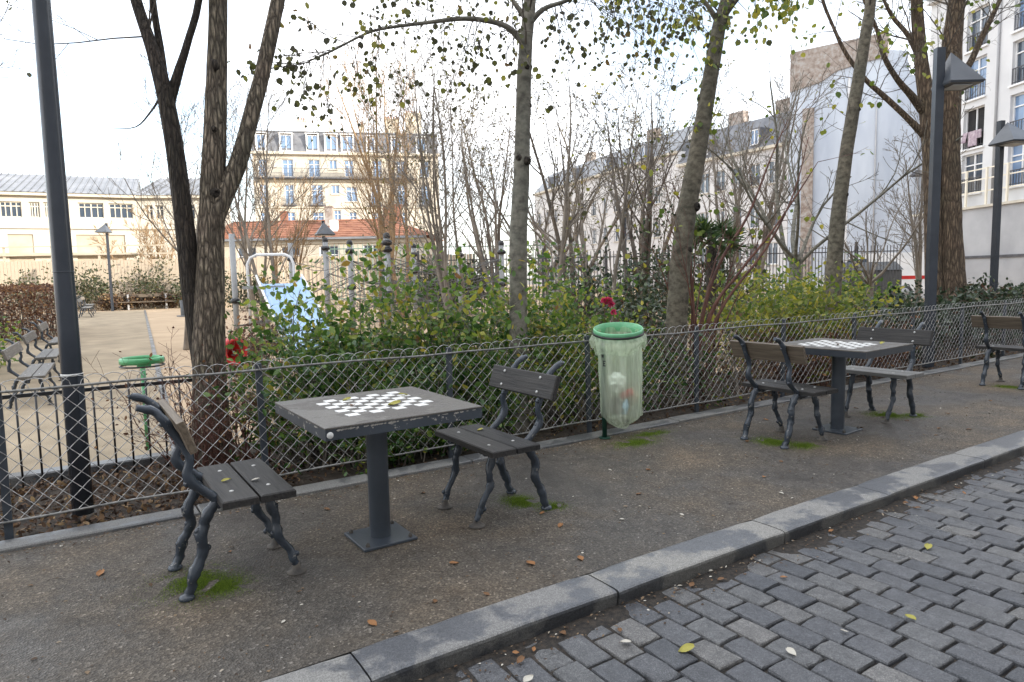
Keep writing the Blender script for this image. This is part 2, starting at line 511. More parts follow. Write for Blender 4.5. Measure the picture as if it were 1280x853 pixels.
LEAF_AUT = m_leaf('autumn_hanging_leaf', [(0, (0.05, 0.05, 0.03)), (0.5, (0.075, 0.08, 0.03)), (0.75, (0.14, 0.155, 0.034)), (0.93, (0.28, 0.27, 0.05)), (1.0, (0.17, 0.09, 0.035))], 0.55)
LEAF_BROWN = m_leaf('dry_brown_leaf', [(0, (0.025, 0.016, 0.012)), (0.5, (0.085, 0.048, 0.028)), (0.85, (0.19, 0.11, 0.055)), (1.0, (0.36, 0.25, 0.12))], 0.25, 0.7)
LEAF_OLIVE = m_leaf('dull_olive_leaf', [(0, (0.022, 0.034, 0.014)), (0.5, (0.05, 0.066, 0.024)), (0.85, (0.09, 0.095, 0.034)), (1.0, (0.14, 0.095, 0.04))], 0.25)
LEAF_EVER = m_leaf('evergreen_leaf', [(0, (0.014, 0.030, 0.016)), (0.6, (0.034, 0.060, 0.026)), (0.9, (0.065, 0.09, 0.034)), (1.0, (0.15, 0.065, 0.045))], 0.15, 0.35)
LEAF_RUSS = m_leaf('russet_leaf', [(0, (0.055, 0.026, 0.018)), (0.6, (0.16, 0.075, 0.044)), (1.0, (0.33, 0.18, 0.08))], 0.25, 0.7)
MOSSM = m_leaf('moss', [(0, (0.06, 0.095, 0.012)), (0.5, (0.13, 0.21, 0.018)), (1.0, (0.23, 0.33, 0.03))], 0.2, 0.9)
CRUMB = m_leaf('crumbs', [(0, (0.03, 0.02, 0.014)), (0.55, (0.12, 0.07, 0.035)), (0.88, (0.22, 0.16, 0.10)), (0.95, (0.5, 0.47, 0.4)), (1.0, (0.62, 0.58, 0.5))], 0.0, 0.9)
BARE_L = m_leaf('sparse_far_leaf', [(0, (0.070, 0.070, 0.042)), (0.6, (0.140, 0.133, 0.056)), (1.0, (0.308, 0.238, 0.070))], 0.4)
ROSE = m_leaf('rose_petal', [(0, (0.45, 0.02, 0.09)), (1.0, (0.75, 0.07, 0.19))], 0.3, 0.6)
PALM = m_leaf('palm_leaf', [(0, (0.028, 0.063, 0.025)), (1.0, (0.084, 0.140, 0.042))], 0.2, 0.45)
GREENP = simple('green_bin_plastic', (0.06, 0.30, 0.12), (0.10, 0.40, 0.17), 6, 0.35)
GREEND = simple('dark_green_post', (0.008, 0.045, 0.03), (0.012, 0.06, 0.04), 6, 0.4)
BLACKP = simple('black_rubber', (0.012, 0.012, 0.013), (0.022, 0.022, 0.024), 6, 0.35)
GREYP = simple('grey_playground_post', (0.27, 0.28, 0.285), (0.36, 0.37, 0.375), 4, 0.4)
WHITEP = simple('white_tube', (0.72, 0.73, 0.73), (0.8, 0.8, 0.8), 4, 0.35)
SLIDEB = simple('pale_blue_slide', (0.27, 0.44, 0.66), (0.33, 0.50, 0.72), 3, 0.28)
REDP = simple('red_plastic', (0.42, 0.016, 0.016), (0.55, 0.03, 0.025), 5, 0.35)
ROPE = simple('grey_rope', (0.10, 0.10, 0.10), (0.2, 0.2, 0.2), 30, 0.9)
CREAM = simple('cream_render', (0.50, 0.465, 0.39), (0.58, 0.545, 0.47), 1.2, 0.9, 30, 0.004, world=True)
OCHRE = simple('ochre_panel', (0.40, 0.345, 0.26), (0.48, 0.42, 0.33), 1.0, 0.85, world=True)
STONE = simple('limestone', (0.48, 0.435, 0.36), (0.58, 0.535, 0.45), 0.8, 0.9, 12, 0.008, world=True)
TRIM = simple('limestone_trim', (0.50, 0.46, 0.38), (0.60, 0.55, 0.46), 2, 0.9, world=True)
WHITEW = simple('white_plaster', (0.60, 0.60, 0.605), (0.68, 0.68, 0.68), 0.5, 0.9, 14, 0.004, world=True)
OFFW = simple('pale_facade', (0.54, 0.53, 0.535), (0.64, 0.63, 0.62), 0.5, 0.9, 14, 0.004, world=True)
GREYW = simple('grey_wall', (0.34, 0.34, 0.35), (0.43, 0.43, 0.435), 0.7, 0.9, 20, 0.004, world=True)
GABLE = simple('pale_blue_grey_gable', (0.40, 0.445, 0.52), (0.54, 0.585, 0.65), 0.5, 0.9, 8, 0.006, stretch=(1, 1, 0.25), world=True)
BRICKG = simple('old_brick', (0.20, 0.15, 0.125), (0.32, 0.27, 0.235), 3.5, 0.9, 14, 0.01, world=True, c3=(0.40, 0.38, 0.36), lo=0.3, hi=0.7)
ZINC = simple('zinc_roof', (0.15, 0.16, 0.175), (0.24, 0.25, 0.27), 0.6, 0.5, world=True)
SLATE = simple('slate_roof', (0.10, 0.105, 0.12), (0.17, 0.175, 0.19), 1.2, 0.6, world=True)
def m_tiles():
    mt, nt, bs, out = nodes('terracotta_tiles')
    v = worldco(nt)
    a = noise(nt, v, 2.0, 6)
    r1 = ramp(nt, [(0.3, (0.20, 0.085, 0.055)), (0.7, (0.34, 0.165, 0.105))])
    nt.links.new(a, r1.inputs['Fac'])
    nt.links.new(r1.outputs['Color'], bs.inputs['Base Color'])
    bs.inputs['Roughness'].default_value = 0.85
    return mt
TERRA = m_tiles()
FRAMEW = simple('white_window_frame', (0.72, 0.72, 0.72), (0.8, 0.8, 0.8), 4, 0.5)
GLASS = m_glass()
GLASSB = m_glass('bluish_window_glass', (0.16, 0.25, 0.40), 0.08)
DARKIN = simple('dark_room', (0.012, 0.012, 0.014), (0.03, 0.028, 0.028), 3, 0.9)
BALC = simple('iron_balcony', (0.05, 0.05, 0.055), (0.09, 0.09, 0.1), 4, 0.6)
PALIS = m_planks('pale_fence_board', (0.30, 0.255, 0.20), (0.46, 0.40, 0.32))
VANW = simple('white_van_paint', (0.7, 0.71, 0.72), (0.78, 0.78, 0.78), 3, 0.3)
CONTAINER = simple('dark_container', (0.05, 0.055, 0.06), (0.08, 0.085, 0.09), 3, 0.5)
CLOTH = simple('mauve_cloth', (0.30, 0.22, 0.27), (0.5, 0.42, 0.45), 9, 0.9)

# ------------------------------------------------------------------ leaf clouds
T_LEAF = (np.array([(0,0,0),(-.26,.30,.07),(-.24,.68,.06),(0,1,-.05),(.24,.68,.06),(.26,.30,.07)], float), [(0,1,2,3),(0,3,4,5)])
T_ROUND = (np.array([(0,0,0),(-.40,.22,.05),(-.42,.62,.07),(0,1.0,-.04),(.42,.62,.07),(.40,.22,.05)], float), [(0,1,2,3),(0,3,4,5)])
T_BLADE = (np.array([(-.12,0,0),(.12,0,0),(.0,1,0)], float), [(0,1,2)])
T_STRIP = (np.array([(-.05,0,0),(.05,0,0),(.06,.55,.06),(-.06,.55,.06),(0,1,-.08)], float), [(0,1,2,3),(3,2,4)])
def leaf_obj(name, P, D, S, mat, parent=None, tmpl=T_LEAF, seed=0, flat=0.0, kind=None, org=None, N0=None):
    """one mesh of many leaves: P points, D leaf axis directions, S sizes"""
    rs = np.random.RandomState(seed)
    P = np.asarray(P, float); D = np.asarray(D, float); S = np.asarray(S, float)
    n = len(P)
    D = D/np.maximum(np.linalg.norm(D, axis=1, keepdims=True), 1e-6)
    if N0 is None:
        A = rs.normal(size=(n, 3))
        A = A*(1-flat)+np.array([0, 0, 1.0])*flat*2
    else:
        A = np.asarray(N0, float)
    X = np.cross(D, A); X /= np.maximum(np.linalg.norm(X, axis=1, keepdims=True), 1e-6)
    Z = np.cross(X, D)
    tv, tf = tmpl
    V = P[:, None, :] + S[:, None, None]*(tv[None, :, 0:1]*X[:, None, :]+tv[None, :, 1:2]*D[:, None, :]+tv[None, :, 2:3]*Z[:, None, :])
    k = len(tv)
    V = V.reshape(-1, 3)
    if org is None: org = ORG.get(parent.name, (0, 0, 0)) if parent is not None else (0, 0, 0)
    V = V-np.array(org)
    loops = []; starts = []; tots = []
    nl = sum(len(f) for f in tf)
    tl = np.concatenate([np.array(f) for f in tf])
    L = (np.arange(n)[:, None]*k+tl[None, :]).ravel()
    pt = np.array([len(f) for f in tf])
    tot = np.tile(pt, n)
    st = np.concatenate([[0], np.cumsum(tot)[:-1]])
    me = bpy.data.meshes.new(name)
    me.vertices.add(n*k); me.vertices.foreach_set('co', V.astype(np.float32).ravel())
    me.loops.add(len(L)); me.loops.foreach_set('vertex_index', L.astype(np.int32))
    me.polygons.add(len(tot)); me.polygons.foreach_set('loop_start', st.astype(np.int32))
    try: me.polygons.foreach_set('loop_total', tot.astype(np.int32))
    except Exception: pass
    at = me.attributes.new('rnd', 'FLOAT', 'POINT')
    at.data.foreach_set('value', np.repeat(rs.rand(n), k).astype(np.float32))
    me.materials.append(mat)
    me.update(calc_edges=True); me.validate()
    o = link(name, me, parent, loc=None if parent is not None else org)
    ORG[o.name] = tuple(org)
    if kind: o['kind'] = kind
    return o

def grow(rg, mb, p, d, L, r, lev, maxlev, Q, tips, minr=0.0018):
    """recursive bare branch; tips collects (point, direction) along the last order of twigs"""
    nseg = max(2, min(7, int(L/Q.get('seg', 0.35))+2))
    pts = [p.copy()]; rad = [r]
    for i in range(nseg):
        d = (d+Vector((rg.gauss(0, 1), rg.gauss(0, 1), rg.gauss(0, 1)))*Q['wob']+Vector((0, 0, Q['up'][min(lev, len(Q['up'])-1)]))).normalized()
        p = p+d*(L/nseg)
        pts.append(p.copy()); rad.append(max(minr, r*(1-(1-Q.get('taper', 0.35))*(i+1)/nseg)))
    n = 8 if r > 0.05 else (5 if r > 0.015 else 3)
    mb.tube(pts, rad, n, cap=False)
    if lev >= maxlev:
        for i in range(1, len(pts)):
            tips.append((pts[i], d.copy()))
        return
    kc = Q['n'][min(lev, len(Q['n'])-1)]
    for k in range(kc):
        t = Q.get('start', 0.3)+(1-Q.get('start', 0.3))*(k+rg.random())/kc
        f = min(0.9999, t)*nseg; i = int(f)
        q = pts[i].lerp(pts[i+1], f-i)
        ax = (pts[i+1]-pts[i]).normalized()
        side = ax.orthogonal().normalized()
        side.rotate(Matrix.Rotation(k*2.4+rg.random()*1.2, 3, ax))
        ang = R(rg.uniform(*Q['ang']))
        nd = (ax*math.cos(ang)+side*math.sin(ang)).normalized()
        rr = (rad[i]*(1-(f-i))+rad[i+1]*(f-i))*rg.uniform(0.45, 0.68)
        ll = L*Q['lr'][min(lev, len(Q['lr'])-1)]*rg.uniform(0.7, 1.2)*(1.15-0.55*t)
        grow(rg, mb, q, nd, ll, max(minr, rr), lev+1, maxlev, Q, tips, minr)
    tips.append((pts[-1], d.copy()))

def tips_arrays(tips, rg, per, jit, down, size):
    P = []; D = []; S = []
    for (p, d) in tips:
        k = int(per)+(1 if rg.random() < per-int(per) else 0)
        for _ in range(k):
            P.append((p.x+rg.gauss(0, jit), p.y+rg.gauss(0, jit), p.z+rg.gauss(0, jit)))
            D.append((d.x*0.5+rg.gauss(0, .6), d.y*0.5+rg.gauss(0, .6), d.z*0.5+rg.gauss(0, .6)-down))
            S.append(rg.uniform(*size))
    return P, D, S

# ------------------------------------------------------------------ ground, street, pavement
def fbm(x, y, s=1.0, o=0.0):
    return mnoise.noise((x*s+o, y*s-o, 0.3))
g = MB(); g.add([(-700, -700, -0.55), (900, -700, -0.55), (900, 900, -0.55), (-700, 900, -0.55)], [(0, 1, 2, 3)])
struct('ground', g, GROUND)
# street bed (joint dirt), higher in the gutter where sweepings collect
def streetz(x, y):
    t = max(0.0, min(1.0, (y-1.80)/0.36))
    return -0.0885+0.0155*t*t+0.006*fbm(x, y, 6)*(0.4+t)+0.004*fbm(x, y, 1.5)
s = MB()
def fstreet(u, v):
    x = -12+52*u; y = -5.2+7.5*v
    return (x, y, streetz(x, y))
s.grid(fstreet, 260, 60)
street = struct('street', s, JOINT)
# cobbles
cob_meshes = []
for k in range(8):
    rg = random.Random(100+k)
    b = MB()
    lv = [(0.5, 0.5, -0.06), (0.5, 0.5, -0.009), (0.475, 0.485, -0.002), (0.43, 0.455, 0.0)]
    vs = []
    base = [(-1, -1), (0, -1), (1, -1), (1, 0), (1, 1), (0, 1), (-1, 1), (-1, 0)]
    jit = [(rg.uniform(-.03, .03), rg.uniform(-.02, .02)) for _ in base]
    for (ax, ay, z) in lv:
        for (q, (jx, jy)) in zip(base, jit):
            cx = 0.965 if q[0] and q[1] else 1.0
            vs.append((q[0]*ax*cx+jx*ax*2, q[1]*ay*cx+jy*ay*2, z+(rg.uniform(-.0025, .0025) if z > -0.03 else 0)))
    vs.append((0, 0, 0.0015))
    fs = []
    for l in range(3):
        for i in range(8):
            j = (i+1) % 8
            fs.append((l*8+i, l*8+j, l*8+8+j, l*8+8+i))
    for i in range(8):
        fs.append((24+i, 24+(i+1) % 8, 32))
    b.add(vs, fs, False)
    cob_meshes.append((b.mesh('cobble', COBBLE), vs, fs))
def in_view(x, y):
    a = (0.45, 2.3); b = (2.85, 0.75); c = (6.7, 2.35)
    def sd(p, q): return (q[0]-p[0])*(y-p[1])-(q[1]-p[1])*(x-p[0])
    return sd(a, b) > 0 and sd(b, c) > 0
rest = MB()
x = -6.0; row = 0
crg = random.Random(5)
ncob = 0
while x < 16:
    w = crg.uniform(0.129, 0.139)
    y = 2.243+(0.10 if row % 2 else 0.0)+crg.uniform(-0.02, 0.04)
    first = True
    while y > -4.9:
        L = crg.uniform(0.188, 0.218)
        if y > 2.243: L = max(0.06, L-(y-2.243)); y = 2.243
        yc = y-L/2; xc = x+w/2
        rz = crg.gauss(0, R(0.8)); z = -0.070+crg.gauss(0, 0.0022)
        if yc > 2.0: z -= 0.006*(yc-2.0)/.2
        k = crg.randrange(8)
        gx = crg.uniform(0.006, 0.012); gy = crg.uniform(0.007, 0.013)
        if in_view(xc, yc) and ncob < 295:
            o = link('cobble', cob_meshes[k][0], street, (xc, yc, z), (crg.gauss(0, R(0.8)), crg.gauss(0, R(0.8)), rz), (w-gx, L-gy, 1))
            ncob += 1
        elif yc > -1.5 or (row % 1 == 0 and -2 < xc < 12):
            c, sn = math.cos(rz), math.sin(rz)
            rest.add([(xc+(p[0]*(w-gx))*c-(p[1]*(L-gy))*sn, yc+(p[0]*(w-gx))*sn+(p[1]*(L-gy))*c, z+p[2]) for p in cob_meshes[k][1]], cob_meshes[k][2], True)
        y -= L
    x += w; row += 1
o = part('cobbles', rest, COBBLE, street, 'stuff')
# kerb
kerb = link('kerb', None, loc=(0, 2.24, -0.08)); kerb['kind'] = 'structure'; ORG[kerb.name] = (0, 2.24, -0.08)
kj = [-9.6, -8.3, -7.1, -5.8, -4.6, -3.2, -1.7, -0.35, 0.83, 2.02, 3.25, 4.33, 5.69]
while kj[-1] < 30: kj.append(kj[-1]+1.2+0.15*math.sin(len(kj)*2.1))
prof = [(2.256, -0.20), (2.243, -0.018), (2.246, -0.007), (2.254, -0.001), (2.27, 0.002), (2.36, 0.004), (2.455, 0.003), (2.475, -0.004), (2.48, -0.20)]
for i in range(len(kj)-1):
    a, c = kj[i]+0.004, kj[i+1]-0.004
    b = MB(); n = 10; npf = len(prof)
    rg = random.Random(i)
    dz = rg.uniform(-.003, .003); dy = rg.uniform(-.006, .006)
    vs = []
    for j in range(n+1):
        xx = a+(c-a)*j/n
        e = 0.004 if j in (0, n) else 0
        for (yy, zz) in prof:
            vs.append((xx, yy+dy+0.004*fbm(xx*3, zz*9+i, 1.0), zz+dz-e*(1 if zz > -0.05 else 0)+0.0025*fbm(xx, yy, 9)))
    fs = []
    for j in range(n):
        for k in range(npf-1):
            fs.append((j*npf+k, j*npf+k+1, (j+1)*npf+k+1, (j+1)*npf+k))
    fs.append(tuple(range(npf-1, -1, -1))); fs.append(tuple(n*npf+k for k in range(npf)))
    b.add(vs, [tuple(reversed(f)) for f in fs], False)
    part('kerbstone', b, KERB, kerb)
# pavement sheet
pv = MB()
def pavez(x, y): return -0.004+0.005*fbm(x, y, 1.1)+0.0015*fbm(x, y, 7)
pv.grid(lambda u, v: (-10+45*u, 2.468+2.09*v, pavez(-10+45*u, 2.468+2.09*v)), 300, 24)
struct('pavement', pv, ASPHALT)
# granite border under the fence
border = link('border', None, loc=(0, 4.6, 0)); border['kind'] = 'structure'; ORG[border.name] = (0, 4.6, 0)
xb = -9.0; i = 0
while xb < 32:
    L = 1.05+0.25*math.sin(i*1.7)
    if abs(i-0) >= 0:
        b = MB()
        rg = random.Random(i+40)
        b.bevbox((xb+L/2, 4.618+rg.uniform(-.004, .004), -0.06+rg.uniform(-.004, .004)), (L-0.007, 0.165, 0.16), 0.008)
        part('border_stone', b, BORDER, border)
    xb += L; i += 1
# planting bed soil behind the fence
def soilz(x, y):
    h = -0.02+0.03*fbm(x, y, 1.7)+0.015*fbm(x, y, 6)
    if y > 6.3: h -= min(1.0, (y-6.3)/2.0)*0.40
    return h
def parkz(y):
    t = max(0.0, min(1.0, (y-10)/32)); return -0.34+0.36*t
sb = MB()
sb.grid(lambda u, v: (-9+42*u, 4.70+1.33*v, soilz(-9+42*u, 4.70+1.33*v)), 160, 10)
sb.grid(lambda u, v: (0.95+32*u, 6.03+2.6*v, soilz(0.95+32*u, 6.03+2.6*v)), 140, 16)
struct('planting_bed', sb, SOIL)
pk = MB()
pk.grid(lambda u, v: (-60+160*u, 6.02+90*v, parkz(6.02+90*v)+0.012*fbm(-60+160*u, 6.02+90*v, 0.4)), 80, 60)
struct('park_ground', pk, SAND)
ph = MB()
def fpath(u, v):
    y = 6.1+36.5*v
    xr = 1.15+(y-12)*0.079; xl = -5.0+max(0, y-20)*0.10
    return (xl+(xr-xl)*u, y, parkz(y)+0.02+0.004*fbm(xl+(xr-xl)*u, y, 2))
ph.grid(fpath, 10, 60)
struct('path', ph, PATHM)
pe = MB()
pe.grid(lambda u, v: (1.15+(6.1+36*v-12)*0.079+0.09*u, 6.1+36*v, parkz(6.1+36*v)+0.028), 1, 40)
struct('path_edging', pe, BORDER)
# retaining kerb between the left bed and the park
rk = MB()
rk.bevbox((-3.9, 6.11, -0.17), (9.6, 0.15, 0.47), 0.01)
struct('retaining_kerb', rk, BORDER)

# ------------------------------------------------------------------ buildings
WCACHE = {}
def window_mesh(w, h, style, fmat):
    key = (round(w, 2), round(h, 2), style, fmat.name)
    if key in WCACHE: return WCACHE[key]
    f = MB(); t = 0.07 if style != 'thin' else 0.05
    f.box((w/2, 0, t/2), (w, .08, t)); f.box((w/2, 0, h-t/2), (w, .08, t))
    f.box((t/2, 0, h/2), (t, .078, h-2*t)); f.box((w-t/2, 0, h/2), (t, .078, h-2*t))
    if style in ('double', 'cross', 'grid', 'thin'):
        f.box((w/2, 0, h/2), (t*1.2, .076, h-2*t))
    if style in ('cross', 'grid'):
        f.box((w/2, 0, h*0.72), (w-2*t, .07, t*0.9))
    if style == 'grid':
        for q in (0.25, 0.75): f.box((w*q, 0, h/2), (t*0.8, .068, h-2*t))
    p = MB()
    p.quad((t*.5, .02, t*.5), (w-t*.5, .02, t*.5), (w-t*.5, .02, h-t*.5), (t*.5, .02, h-t*.5))
    WCACHE[key] = (f.mesh('window', fmat), p)
    return WCACHE[key]
PCACHE = {}
class Facade:
    def __init__(s, parent, A, B, recess=0.16):
        s.par = parent; s.A = Vector((A[0], A[1])); s.B = Vector((B[0], B[1]))
        s.d = (s.B-s.A).normalized(); s.L = (s.B-s.A).length
        s.n = Vector((s.d.y, -s.d.x)); s.ang = math.atan2(s.d.y, s.d.x); s.rec = recess
        s.ops = []
    def P(s, u, z, d=0.0):
        q = s.A+s.d*u-s.n*d
        return (q.x, q.y, z)
    def M3(s): return Matrix.Rotation(s.ang, 3, 'Z')
    def wall(s, z0, z1, ops, mat, depth=8.0, name='wall', u0=0.0, u1=None, solid=True):
        u1 = s.L if u1 is None else u1
        us = sorted(set([u0, u1]+[q for o in ops for q in o[:2]])); zs = sorted(set([z0, z1]+[q for o in ops for q in o[2:4]]))
        b = MB()
        for i in range(len(us)-1):
            for j in range(len(zs)-1):
                cu = (us[i]+us[i+1])/2; cz = (zs[j]+zs[j+1])/2
                if any(o[0] < cu < o[1] and o[2] < cz < o[3] for o in ops): continue
                b.quad(s.P(us[i], zs[j]), s.P(us[i+1], zs[j]), s.P(us[i+1], zs[j+1]), s.P(us[i], zs[j+1]))
        r = s.rec+0.1
        for (a, c, e, f) in [o[:4] for o in ops]:
            b.quad(s.P(a, e), s.P(a, f), s.P(a, f, r), s.P(a, e, r)); b.quad(s.P(c, e), s.P(c, e, r), s.P(c, f, r), s.P(c, f))
            b.quad(s.P(a, e), s.P(a, e, r), s.P(c, e, r), s.P(c, e)); b.quad(s.P(a, f), s.P(c, f), s.P(c, f, r), s.P(a, f, r))
        if solid:
            b.quad(s.P(u0, z0), s.P(u0, z1), s.P(u0, z1, depth), s.P(u0, z0, depth))
            b.quad(s.P(u1, z0), s.P(u1, z0, depth), s.P(u1, z1, depth), s.P(u1, z1))
            b.quad(s.P(u0, z0, depth), s.P(u0, z1, depth), s.P(u1, z1, depth), s.P(u1, z0, depth))
            b.quad(s.P(u0, z1), s.P(u1, z1), s.P(u1, z1, depth), s.P(u0, z1, depth))
        return part(name, b, mat, s.par)
    def window(s, o, style='double', fmat=None, glass=None, sill=None, out=0.0, name='window'):
        a, c, e, f = o[:4]
        fmat = fmat or FRAMEW; glass = glass or GLASS
        me, pm = window_mesh(c-a, f-e, style, fmat)
        org = ORG[s.par.name]
        q = s.P(a, e, s.rec-out)
        w = link(name, me, s.par, (q[0]-org[0], q[1]-org[1], q[2]-org[2]), (0, 0, s.ang))
        k = (me.name, glass.name)
        if k not in PCACHE: PCACHE[k] = pm.mesh('pane', glass)
        link('pane', PCACHE[k], w)
        if sill:
            b = MB(); b.box(((c-a)/2, -s.rec-0.03, -0.05), (c-a+0.16, 0.16, 0.09))
            link('sill', b.mesh('sill', sill), w)
        return w
    def strip(s, z0, z1, proud, mat, name, u0=0.0, u1=None, d0=-0.02):
        u1 = s.L if u1 is None else u1
        b = MB(); q = Vector(s.P((u0+u1)/2, (z0+z1)/2, (d0-proud)/2))
        b.box(q, (u1-u0, proud+abs(d0), z1-z0), s.M3())
        return part(name, b, mat, s.par)
    def ubox(s, b, u0, u1, z0, z1, d0, d1):
        q = Vector(s.P((u0+u1)/2, (z0+z1)/2, (d0+d1)/2))
        b.box(q, (u1-u0, abs(d1-d0), z1-z0), s.M3())
    def railing(s, u0, u1, z, h, out, mat, name='balcony', step=0.12, floor=True):
        b = MB()
        if floor: s.ubox(b, u0, u1, z-0.16, z, -out, 0.02)
        s.ubox(b, u0, u1, z+h-0.04, z+h, -out, -out+0.05)
        s.ubox(b, u0, u1, z+0.08, z+0.11, -out+0.005, -out+0.045)
        k = int((u1-u0)/step)
        for i in range(k+1):
            uu = u0+0.02+(u1-u0-0.04)*i/k
            s.ubox(b, uu-0.012, uu+0.012, z, z+h-0.04, -out+0.012, -out+0.037)
        return part(name, b, mat, s.par)

# --- cream school building
A = (-14.0, 57.0); B = (4.6, 54.5)
bl = wthing('school_building', 'long cream low building with a ribbed grey roof and upper window band', 'building', (A[0], A[1], 0))
F = Facade(bl, A, B)
ops = [(9.2, 10.5, 6.0, 7.02), (10.9, 12.1, 6.0, 7.02), (12.5, 13.1, 6.0, 7.02), (13.3, 13.9, 6.0, 7.02), (15.25, 16.75, 6.02, 7.05), (17.05, 18.5, 6.02, 7.05), (4.5, 6.0, 6.0, 7.02), (6.8, 8.3, 6.0, 7.02)]
low = [(15.0, 17.9, 2.6, 4.9), (11.2, 12.6, 2.6, 4.9), (7.6, 10.2, 2.6, 4.9)]
F.wall(-0.3, 7.6, ops+low, CREAM, 9)
for o_ in ops: F.window(o_, 'grid', CREAM)
for o_ in low:
    b = MB(); F.ubox(b, o_[0], o_[1], o_[2], o_[3], 0.10, 0.16); part('ochre_panel', b, OCHRE, bl)
F.strip(5.28, 5.40, 0.10, CREAM, 'ledge')
F.strip(7.42, 7.62, 0.35, TRIM, 'eaves')
F.strip(3.55, 3.68, 0.55, OCHRE, 'canopy_beam')
rf = MB()
a_ = F.P(-0.3, 7.62, -0.45); b_ = F.P(F.L, 7.62, -0.45); c_ = F.P(F.L, 9.6, 6); d_ = F.P(-0.3, 9.6, 6)
rf.quad(a_, b_, c_, d_); rf.quad(d_, c_, F.P(F.L, 7.0, 9), F.P(-0.3, 7.0, 9))
rf.add([b_, c_, F.P(F.L, 7.62, 9)], [(0, 1, 2)]); rf.add([a_, d_, F.P(-.3, 7.62, 9)], [(0, 2, 1)])
roof = part('roof', rf, ZINC, bl)
sm = MB()
k = 0
while k < F.L:
    sm.bar(F.P(k, 7.66, -0.45), F.P(k, 9.64, 6), 0.05, 0.06); k += 0.42
part('roof_seams', sm, ZINC, roof, 'stuff')
A2 = (4.62, 54.5); B2 = (8.95, 52.44)
b2 = wthing('school_wing', 'cream side wing with a bright seamed metal roof behind the bare trees', 'building', (A2[0], A2[1], 0))
F = Facade(b2, A2, B2)
ops = [(0.45, 1.0, 5.98, 6.95), (1.15, 1.7, 5.98, 6.95), (3.2, 3.8, 5.98, 6.95)]
F.wall(-0.3, 7.6, ops, CREAM, 5.5)
for o_ in ops: F.window(o_, 'cross', CREAM)
F.strip(7.42, 7.62, 0.3, TRIM, 'eaves')
F.strip(5.28, 5.40, 0.10, CREAM, 'ledge')
rf = MB()
a_ = F.P(0, 7.62, -0.4); b_ = F.P(F.L, 7.62, -0.4); c_ = F.P(F.L, 9.5, 5); d_ = F.P(0, 9.5, 5)
rf.quad(a_, b_, c_, d_); rf.quad(d_, c_, F.P(F.L, 7.61, 5.6), F.P(0, 7.61, 5.6)); rf.add([b_, c_, F.P(F.L, 7.62, 5.6)], [(0, 1, 2)])
roof = part('roof', rf, ZINC, b2)
sm = MB(); k = 0
while k < F.L:
    sm.bar(F.P(k, 7.67, -0.4), F.P(k, 9.55, 5), 0.07, 0.09); k += 0.55
part('roof_seams', sm, ZINC, roof, 'stuff')

# --- apartment block with the mansard roof
A = (17.8, 77.5); B = (36.4, 70.2)
ha = wthing('apartment_block', 'tall honey stone apartment block with slate mansard, dormers and iron balconies', 'building', (A[0], A[1], 0))
F = Facade(ha, A, B)
row2 = [(0.53, 1.45, 12.78, 14.65), (3.04, 4.18, 12.78, 14.65), (5.77, 6.97, 12.78, 14.65), (7.96, 8.8, 13.65, 14.65), (9.6, 10.55, 12.83, 14.65), (12.65, 13.64, 12.83, 14.65), (15.24, 16.23, 12.83, 14.65), (17.9, 18.9, 12.83, 14.65)]
row3 = [(0.53, 1.39, 9.82, 11.96), (3.18, 4.12, 9.82, 11.96), (5.97, 7.17, 9.82, 11.96), (8.1, 8.96, 10.96, 11.93), (9.66, 10.85, 10.13, 11.75), (12.35, 13.38, 9.82, 12.0), (15.24, 16.23, 9.82, 12.0), (17.9, 18.9, 9.82, 12.0)]
row4 = [(8.26, 9.02, 7.6, 9.2), (9.9, 10.7, 7.24, 9.0), (12.4, 13.4, 7.24, 9.0), (5.97, 7.17, 7.24, 8.99), (3.18, 4.12, 7.24, 8.99), (0.53, 1.39, 7.24, 8.99), (15.24, 16.23, 7.24, 8.99)]
row5 = [(a, c, 4.2, 6.2) for (a, c, e, f) in row4]
F.wall(-0.3, 15.3, row2+row3+row4+row5, STONE, 11)
for i_, o_ in enumerate(row2+row3+row4+row5):
    F.window(o_, 'cross' if o_[3]-o_[2] > 1.3 else 'double', FRAMEW, GLASSB, sill=TRIM)
F.strip(15.15, 15.42, 0.40, TRIM, 'cornice', -0.2, F.L+0.2)
F.strip(12.25, 12.50, 0.14, TRIM, 'string_course')
F.strip(9.42, 9.60, 0.12, TRIM, 'string_course')
F.strip(6.75, 6.92, 0.12, TRIM, 'string_course')
F.railing(0.1, 17.5, 12.68, 0.95, 0.75, BALC)
for o_ in row3:
    if o_[1]-o_[0] > 0.9 and o_[2] < 10: F.railing(o_[0]-0.25, o_[1]+0.25, 9.80, 0.9, 0.35, BALC)
rf = MB()
rf.quad(F.P(0, 15.42, 0.05), F.P(F.L, 15.42, 0.05), F.P(F.L, 17.85, 0.75), F.P(0, 17.85, 0.75))
rf.add([F.P(F.L, 15.42, 0.05), F.P(F.L, 15.42, 11), F.P(F.L, 17.85, 10.3), F.P(F.L, 17.85, 0.75)], [(0, 1, 2, 3)])
rf.add([F.P(0, 15.42, 0.05), F.P(0, 17.85, 0.75), F.P(0, 17.85, 10.3), F.P(0, 15.42, 11)], [(0, 1, 2, 3)])
rf.quad(F.P(0, 15.42, 11), F.P(0, 17.85, 10.3), F.P(F.L, 17.85, 10.3), F.P(F.L, 15.42, 11))
roof = part('roof', rf, SLATE, ha)
zt = MB()
zt.add([F.P(-.1, 17.82, 0.6), F.P(F.L+.1, 17.82, 0.6), F.P(F.L+.1, 18.5, 5.5), F.P(-.1, 18.5, 5.5), F.P(F.L+.1, 17.8, 10.5), F.P(-.1, 17.8, 10.5)], [(0, 1, 2, 3), (3, 2, 4, 5)])
